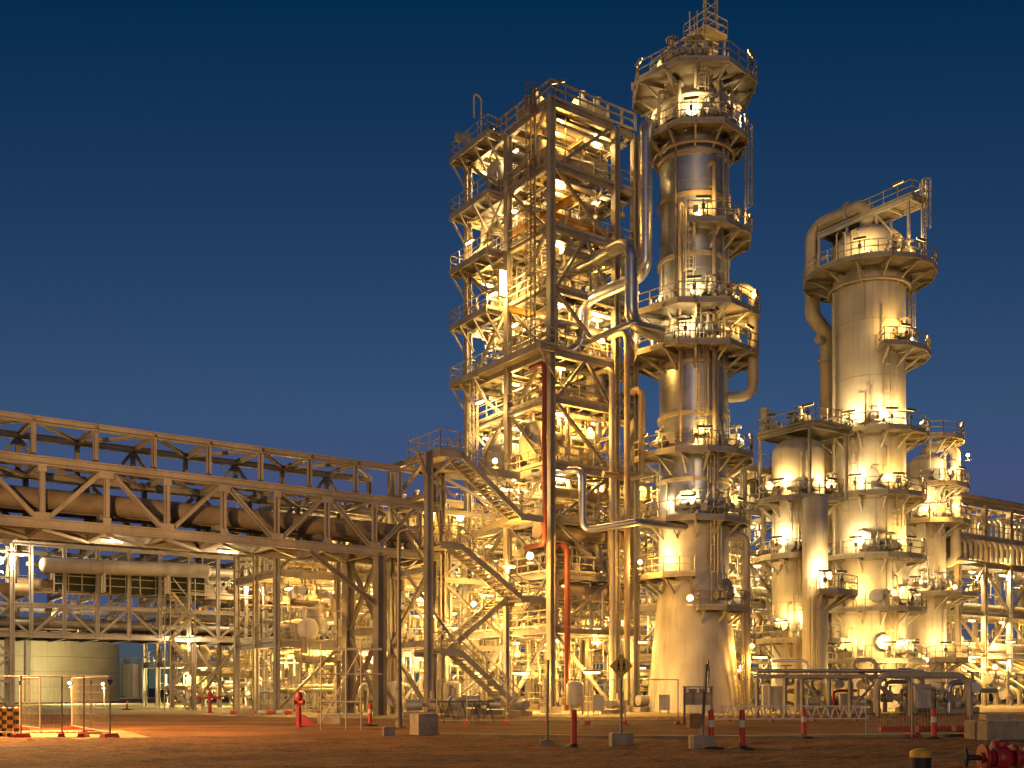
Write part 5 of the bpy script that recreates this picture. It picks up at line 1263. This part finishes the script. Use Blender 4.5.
pipe_thing('arched_pipe', 'fat tan pipe arching down to the ground before the smaller cream column', [W(876, 700, 60), W(878, 675, 60), W(968, 675, 61), G(970, 61, 0.05)], .19, 'pipe_cream', bend=.9)
for k in range(10):
    px = ru(760, 985); spawn('pump', G(px, ru(67, 72), .02), ru(-.3, .3), 'pump and motor set behind the low table frame', 'pumps behind the low table', ru(.8, 1.2))
for k in range(6): spawn('cabinet', G((770, 776, 845, 912, 922, 938)[k], ru(67, 69)), 0, 'pale control cabinet near the foot of the cream columns', 'cabinets by the cream columns', (1.1, 1.1, .8, 1.2, 1.2, 1.0)[k])
for k in range(8): spawn('pump', U(ru(-12, 8), ru(-4, 4), .02), ru(0, 3), 'pump and motor set at the foot of the steel tower', 'pumps at the steel tower foot', ru(.8, 1.2))
for k, px in enumerate((598, 664)): spawn('cabinet', G(px, 66 + ru(0, 1)), ru(-.2, .2), 'pale control cabinet before the steel tower foot', 'cabinets before the steel tower', ru(.7, 1.0))
for k, px in enumerate((395, 452, 575)): spawn('drum', G(px, 66), 0, 'upright drum in front of the stairs and tower foot', 'drums before the stairs', .8)
for k in range(3): o = small_pipe([G(880, 38.5, .12) + Vector((k * 1.5, k * .3, 0)), G(880, 38.5, .12) + Vector((1.3 + k * 1.5, k * .3 + .25, 0))], .12, 'low red barrier section lying on the yard before the cream columns', 'low red barrier sections', 'safety_red', 'barrier_section')
for k in range(8): o = small_pipe([G(222 + 9 * k, D(714.5), .14), G(229 + 9 * k, D(714.5), .14)], .12, 'low red barrier section under the far fence', 'far red barrier sections', 'safety_red' if k % 2 else 'white_band', 'barrier_section')

# --- floodlights of the yard edge
p = W(-1, 560, 38); t = floodlight(p, (Vector((-2, 22, 1)) - p), 6500, 'orange floodlight glaring at the left picture edge', (1, .52, .16), .5)
mb = MB(); mb.lathe((p.x - .35, p.y + .3, 0), [(.12, 0), (.08, p.z)], 12); build(mb, 'pole', 'frame_dark', t)

# --- low lamps that whiten the pad, under the first floors
for k, (px, py, d, pw) in enumerate(((593, 627, 72, 520), (521, 671, 69, 480), (592, 670, 68, 560), (455, 626, 72, 380), (478, 671, 70, 380), (425, 600, 74, 300), (640, 640, 74, 160), (760, 655, 70, 220), (905, 668, 78, 480), (975, 655, 90, 520), (1010, 640, 95, 520), (940, 690, 74, 300), (350, 640, 88, 420), (300, 660, 92, 420), (232, 680, 95, 420), (190, 672, 100, 420))):
    hanging_light(W(px, py, d), pw * 1.2, 'low batten lamp whitening the pad, %s' % ('among the steel tower legs', 'left of the corner leg', 'right of the corner leg, close to the ground', 'beneath the stairs', 'near the stair foot', 'behind the stair landing', 'left of the tallest column skirt', 'right of the tallest column skirt', 'at the wide cream column foot', 'under the right rack', 'at the right picture edge', 'low behind the arched pipe', 'behind the bridge leg', 'behind the lattice pylons', 'left of the lattice pylons', 'behind the scaffold stair')[k], 'low lamps over the pad', L=1.3)
# --- thin conduit and fittings too fine to count
def tangle(name, label, boxes, n, m='rail'):
    mb = MB()
    for (u0, u1, v0, v1, z0, z1) in boxes:
        for k in range(n):
            p = U(ru(u0, u1), ru(v0, v1), ru(z0, z1)); L = ru(.4, 2.2); t_ = random.choice((.04, .05, .06, .09)); c = rnd()
            d = UD if c < .35 else VD if c < .6 else ZD
            mb.bar(p, p + d * L, t_)
            if rnd() < .5: mb.bar(p + d * L, p + d * L + random.choice((UD, VD, ZD, -ZD)) * ru(.2, .8), t_)
            if rnd() < .2: mb.box(p, ru(.15, .4), ru(.12, .3), ru(.15, .5), UD, VD)
    o = build(mb, name, m, None, False); tag(o, label, 'conduit', None, 'stuff'); return o
tangle('conduit_tangle', 'thin conduit and fittings threading the steel tower floors', [(.1, 7.1, .1, 9.8, z + .3, LV[i + 1] - .3) for i, z in enumerate(LV[:-1])] + [(0, 7, 0, 9.6, .2, 5)], 120)
tangle('conduit_tangle', 'thin conduit behind the zigzag stairs', [(-15.5, -1, 6, 15, .2, 4), (-15.5, -1, 6, 15, 4.5, 8.5), (-15.5, -1, 6, 15, 9, 13.5)], 160)
tangle('conduit_tangle', 'thin conduit behind the steel tower foot', [(0, 14, 12, 19, .2, 15.5), (13, 26, 11, 18, .2, 20)], 420)
tangle('conduit_tangle', 'thin conduit between tallest column and domed vessel', [(15.5, 24, .5, 8, .2, 18)], 330)
tangle('conduit_tangle', 'thin conduit far under the low pipe rack', [(u_at(172, 34), u_at(386, 34), 33, 41, .2, 11)], 420)
tangle('conduit_tangle', 'thin conduit along the low pipe rack', [(u_at(0, vr + 2), u_at(380, vr + 2), vr + .3, vr + 4.8, 5.5, 11)], 330)
tangle('conduit_tangle', 'thin conduit behind the cream columns and right rack', [(28, 52, 8, 17, .2, 12.6), (uA - 2, ru_[-1], vA - .5, vA + 5, .3, 18)], 420)

# --- lamps under the bridge, in the low rack and by the tanks
for k, (px, py, v, pw, lb) in enumerate(((112, 538, vb + 2.6, 110, 'batten lamp under the deck of the truss bridge, nearer the left edge'), (228, 549, vb + 2.6, 110, 'batten lamp under the deck of the truss bridge, nearer the stairs'), (185, 637, vr - .6, 260, 'batten lamp under the low pipe rack by the scaffold stair'),
      (246, 581, vr - .5, 300, 'batten lamp between the bays of the low pipe rack'), (60, 618, vr + 2.5, 200, 'batten lamp in the low pipe rack near the big tank'), (340, 585, vr - .5, 300, 'batten lamp in the low pipe rack near the bridge leg'), (20, 552, vr - 1, 260, 'batten lamp high on the low pipe rack at the left edge'))):
    p = pth(px, py, v); hanging_light(p, pw, lb, 'lamps of bridge and low rack', color=(1, .72, .38), L=1.2)
for px, py, d, lb in ((70, 683, 108, 'small greenish lamp low before the big tank'), (103, 684, 110, 'small white lamp low at the right side of the big tank'), (118, 667, 176, 'lamp between the two small tanks'), (193, 678, 92, 'bright lamp at the foot of the scaffold stair')):
    p = W(px, py, d); t = floodlight(p, Vector((0, -1, .1)), 1200, lb, (.95, .85, .4), .5, 'lens_white')
    mb = MB(); mb.bar((p.x, p.y + .3, 0), (p.x, p.y + .3, p.z), .1); build(mb, 'pole', 'frame_dark', t, False)

# --- fittings dressing the column platforms
def dress(tower, C, r, plats, word, grp_):
    for z, ro, a0, a1, *_ in plats:
        n = max(3, int((a1 - a0) / 45))
        for k in range(n):
            a = ru(a0 + 8, a1 - 8)
            if math.sin(R(a)) > .35: continue
            p = polar(C, r + .38 + ru(0, .25), a) + ZD * (z + ru(.7, 1.3))
            spawn('valve', p, R(a + 90), 'handwheel valve on a platform of ' + word, 'valves of ' + grp_, ru(.9, 1.6))
        for k in range(2):
            a = ru(-160, -20)
            if not (a0 <= a <= a1 or a0 <= a + 360 <= a1): continue
            nozzle(tower, C, r, a, z + ru(.8, 1.2), .3, ru(.18, .34))
        mb = MB()
        for k in range(6):
            a = ru(a0 + 5, a1 - 5); p = polar(C, ro - .12, a) + ZD * (z + ru(.5, .9)); d = Vector((math.cos(R(a)), math.sin(R(a)), 0)); mb.box(p, ru(.2, .45), .16, ru(.25, .5), Vector((-d.y, d.x, 0)), d)
        for k in range(5):
            a = ru(a0 + 5, a1 - 5); p = polar(C, r + .1, a); h = ru(1.5, 3.6); mb.bar(p + ZD * (z + .05), p + ZD * (z + h), .07); mb.bar(p + ZD * (z + h), polar(C, r + .1, a + ru(-14, 14)) + ZD * (z + h), .06)
        o = build(mb, 'instruments', 'rail', tower, False); o['kind'] = 'stuff'
dress(T1, C1, 2.36, PL1[:-1], 'the tallest silver column', 'the tallest silver column')
dress(T2, C2, r2, PL2, 'the wide cream column', 'the wide cream column')
dress(T3, C3, r3, ((15.6, 3.2, 0, 360), (11.4, 3.1, 120, 290), (5.2, 3.1, 150, 330)), 'the domed cream vessel', 'the domed cream vessel')
dress(T5, C5, r5, ((18.9, 3.5, -120, 60), (15.8, 3.6, -180, 40), (9.6, 4.2, -170, 30)), 'the smaller cream column', 'the smaller cream column')
lb_ = 'conduit running down the shell of the tallest silver column'
for a, z0, z1, r in ((-128, 24.5, 39, .06), (-48, 17.5, 38, .07), (-60, 13, 24, .06), (-100, 13.2, 17, .07), (-35, 27, 38.5, .08)):
    small_pipe([pr(a, 2.52, z1), pr(a, 2.52, z0)], r, lb_, 'conduits on the tallest column', random.choice(['pipe_tan', 'pipe_grey', 'pipe_brown']), 'conduit', 8)
# manway doors and plates on the wide column
for a, z in ((-97, 22.9), (-105, 18.1), (-55, 9.0), (-88, 5.2), (-118, 13.3)): nozzle(T2, C2, r2, a, z, .22, .42)
# --- second order steel and bigger lines inside the steel tower
for i, z in enumerate(LV[:-1]):
    H = LV[i + 1] - z; zm = z + H * .55
    for v in (2.4, 7.2): member('beam', U(0, v, zm), U(7.2, v, zm), .16, .24, 'frame', ST)
    for u in (2.75, 5.5): member('beam', U(u, .1, zm + .3), U(u, 9.9, zm + .3), .16, .24, 'frame', ST)
    for u in (1.3, 2.75, 4.1): member('joist', U(u, .2, z - .12), U(u, 9.8, z - .12), .14, .22, 'frame', ST)
    for u in (2.75, 4.2): member('column', U(u, 4.9, z), U(u, 4.9, z + H), .2, .2, 'frame', ST, 'H', UD)
    if i % 2: brace(U(2.75, 2.4, z + .3), U(5.5, 2.4, zm), .13)
    brace(U(5.5, .2, z + .3), U(5.5, 4.7, z + H - .3), .15) if i % 3 else brace(U(5.5, 4.7, z + .3), U(5.5, .2, z + H - .3), .15)
    for k in range(2):
        v = ru(.6, 2.2) if k == 0 else ru(3, 9); zz = z + ru(.9, H - .7); r = ru(.2, .36); u0_, u1_ = ru(.2, 1.6), ru(4.8, 6.8)
        e = random.choice((-1, 1))
        pipe_thing('header_pipe', 'broad pipe crossing a floor inside the steel tower', [U(u0_, v, zz), U(u1_, v, zz), U(u1_, v, zz + e * ru(1.0, 1.8))], r, random.choice(['pipe_cream', 'pipe_tan', 'cladding', 'pipe_cream']), group='broad pipes inside the steel tower', seg=14)
    mb = MB(); v = ru(.4, 1.2); zz = z + H - .55
    mb.pbox(.3, 7, v, v + .45, zz, zz + .03); mb.pbox(.3, 7, v - .03, v, zz, zz + .12); mb.pbox(.3, 7, v + .45, v + .48, zz, zz + .12); o = build(mb, 'cable_tray', 'frame_light', ST, False)

# --- brown lines on top of the low rack, filling under the bridge
for k, (v, z, r, m) in enumerate(((.4, 12.0, .3, 'pipe_brown'), (1.3, 12.3, .45, 'pipe_tan'), (2.4, 12.2, .35, 'pipe_brown'), (3.5, 12.4, .5, 'pipe_tan'), (4.4, 12.1, .3, 'pipe_brown'))):
    small_pipe([U(rp[0], vr + v, z), U(rp[-1], vr + v, z)], r, 'long brown line lying on top of the low pale pipe rack', 'long brown lines on top of the low rack', m, 'rack_pipe', 14)
for u in rp[::2]: member('sleeper', U(u, vr - .1, 11.6), U(u, vr + wr + .1, 11.6), .2, .3, 'frame_dark', LR)
# --- gusset plates at the bridge nodes
for k, u in enumerate(posts[:-1]):
    up_ = k % 2 == 0
    for z, sgn in ((zb + .34, 1), (zt - .34, -1)):
        w_ = .5 if ((k % 2 == 1) == (sgn > 0)) else .2
        mb = MB(); mb.pbox(u - w_ / 2 - .1, u + w_ / 2 + .1, vb - .16, vb - .14, z - .2, z + .2); build(mb, 'gusset_plate', 'bridge_steel', PB, False)
# --- churned dirt of the near yard
from mathutils import noise as mnoise
def dirt_patch():
    nx, ny, xa, xb, ya, yb = 420, 130, -24.0, 24.0, 17.5, 36.0
    vs, fs = [], []
    for j in range(ny + 1):
        y = ya + (yb - ya) * j / ny
        for i in range(nx + 1):
            x = xa + (xb - xa) * i / nx
            p = Vector((x * .9, y * .38, 0))
            rr = math.hypot(x + 14, y - 62); tr = math.sin(rr * 2.6 + 2.2 * mnoise.noise(Vector((x * .12, y * .12, 3))))
            h = .055 * mnoise.noise(p) + .035 * mnoise.noise(p * 2.7) + .03 * mnoise.noise(Vector((x * 5, y * 2.2, 7))) + .022 * tr * max(0, mnoise.noise(Vector((x * .1, y * .15, 9))) + .35)
            e = min(1, (x - xa) / 2, (xb - x) / 2, (yb - y) / 2.5, (y - ya) / 1.0)
            vs.append((x, y, -.02 + max(0, e) * (.05 + h)))
    for j in range(ny):
        for i in range(nx):
            a = j * (nx + 1) + i; fs.append((a, a + 1, a + nx + 2, a + nx + 1))
    mb = MB(); mb.v = vs; mb.f = fs
    o = build(mb, 'dirt_ground', 'dirt', None, True, (0, 0, 0)); o['kind'] = 'structure'
    for p in o.data.polygons: p.use_smooth = True
dirt_patch()
# --- ring mains, hangers and risers crowding the neck under the top decks
def ring_main(c, r, z, rr, label, m, a0=0, a1=360):
    n = 36; pts = [Vector((c[0] + r * math.cos(R(a0 + (a1 - a0) * k / n)), c[1] + r * math.sin(R(a0 + (a1 - a0) * k / n)), z)) for k in range(n + 1)]
    mb = MB(); mb.tube(pts, rr, 10, 0); tag(build(mb, 'ring_main', m, None, True, pts[0]), label, 'pipe')
ring_main(C1, 2.75, 41.0, .13, 'upper ring pipe round the neck under the top deck of the tallest column', 'pipe_cream')
ring_main(C1, 2.7, 37.9, .1, 'ring pipe just under the second deck of the tallest column', 'pipe_tan')
ring_main(C1, 2.65, 25.7, .12, 'ring pipe between the paired middle decks of the tallest column', 'pipe_cream')
ring_main(C2, 3.1, 33.4, .12, 'ring pipe under the top deck of the wide cream column', 'pipe_cream')
for k, a in enumerate((-150, -118, -66, -42, -14)):
    small_pipe([pr(a, 2.3, 41.9), pr(a, 3.0, 41.9), pr(a, 3.0, 39.1)], .12 + .03 * (k % 3), 'short riser pipe between the two top decks of the tallest column', 'short risers at the neck of the tallest column', random.choice(PIPE_M), 'neck_riser')
for k, a in enumerate((-160, -128, -100, -60, -30)):
    small_pipe([pr(a, 2.3, 26.2), pr(a, 3.1, 26.2), pr(a, 3.1, 24.4)], .1 + .04 * (k % 3), 'short riser pipe between the paired middle decks of the tallest column', 'short risers between the paired decks', random.choice(PIPE_M), 'neck_riser')
# weld seams down the wide column and the domed vessel
for C, r, zz, T_ in ((C2, r2, ((3.0, 7.4, -105), (7.4, 11.6, -70), (11.6, 16.4, -98), (16.4, 21.3, -76), (21.3, 26.0, -108), (26.0, 30.4, -85), (30.4, 34.2, -115)), T2), (C3, r3, ((3, 8, -80), (8, 14, -105), (14, 19, -85)), T3)):
    for z0, z1, a in zz:
        p = polar(C, r + .006, a); mb = MB(); mb.bar(p + ZD * z0, p + ZD * z1, .03); build(mb, 'weld_seam', 'vessel_dark', T_, False)
        band(T_, C, z0 - .03, r, .06, 'vessel_dark', .012)
# pipework standing low before the cream columns
for k in range(16):
    px = 770 + k * 13 + ru(-4, 4); d = ru(66, 70); h = ru(1.2, 3.6)
    small_pipe([G(px, d, .1), G(px, d, h), G(px + random.choice((-1, 1)) * ru(12, 40), d + .3, h)] + ([G(px + 40, d + .3, .1)] if k % 4 == 0 else []), ru(.08, .2), 'bent pipe low before the feet of the cream columns', 'bent pipes before the cream columns', ('fire_red' if k in (5, 11) else random.choice(PIPE_M)), 'bent_pipe')
    if k % 2: spawn('valve', G(px + 5, d - .4, ru(.8, 2.2)), ru(0, 6), 'handwheel valve low before the feet of the cream columns', 'valves before the cream columns', ru(1, 1.6))
# --- say in the label which platform or floor a repeated fitting belongs to
ORD = ['first', 'second', 'third', 'fourth', 'fifth', 'sixth', 'seventh', 'eighth', 'ninth', 'tenth', 'eleventh']
def by_level(groups, zs_, word, top=True):
    zs_ = sorted(zs_, reverse=top)
    for o in scene.objects:
        if o.parent is None and o.get('group') in groups and o.get('label'):
            z = WM[o.name].translation.z if o.name in WM and o.name.split('.')[0] not in ('valve', 'upright_drum') else o.matrix_basis.translation.z
            if o.type == 'MESH': z = o.matrix_basis.translation.z
            if top: k = next((i for i, q in enumerate(zs_) if z >= q - .3), len(zs_) - 1)
            else: k = sum(1 for q in zs_ if z >= q - .6)
            o['label'] = o['label'] + ', ' + ORD[min(k, 10)] + ' ' + word
by_level(('platform lights of the tallest silver column', 'valves of the tallest silver column'), [p[0] for p in PL1], 'platform down')
by_level(('platform lights of the wide cream column', 'valves of the wide cream column'), [p[0] for p in PL2], 'platform down')
by_level(('platform lights of the smaller cream column', 'valves of the smaller cream column'), [23.0, 18.9, 15.8, 9.6, 4.1], 'platform down')
by_level(('platform lights of the domed cream vessel', 'valves of the domed cream vessel'), [20.9, 15.6, 11.4, 5.2], 'platform down')
by_level(('small pipes inside the steel tower', 'broad pipes inside the steel tower', 'valves in the steel tower', 'lamps inside the steel tower', 'upright drums in the steel tower'), LV, 'storey up', False)

by_level({o.get('group') for o in scene.objects if str(o.get('group', '')).startswith(('small pipes: ', 'valves: ', 'drums: ', 'lamps: '))}, [4.0, 8.2, 12.3, 16.0, 20], 'storey up', False)
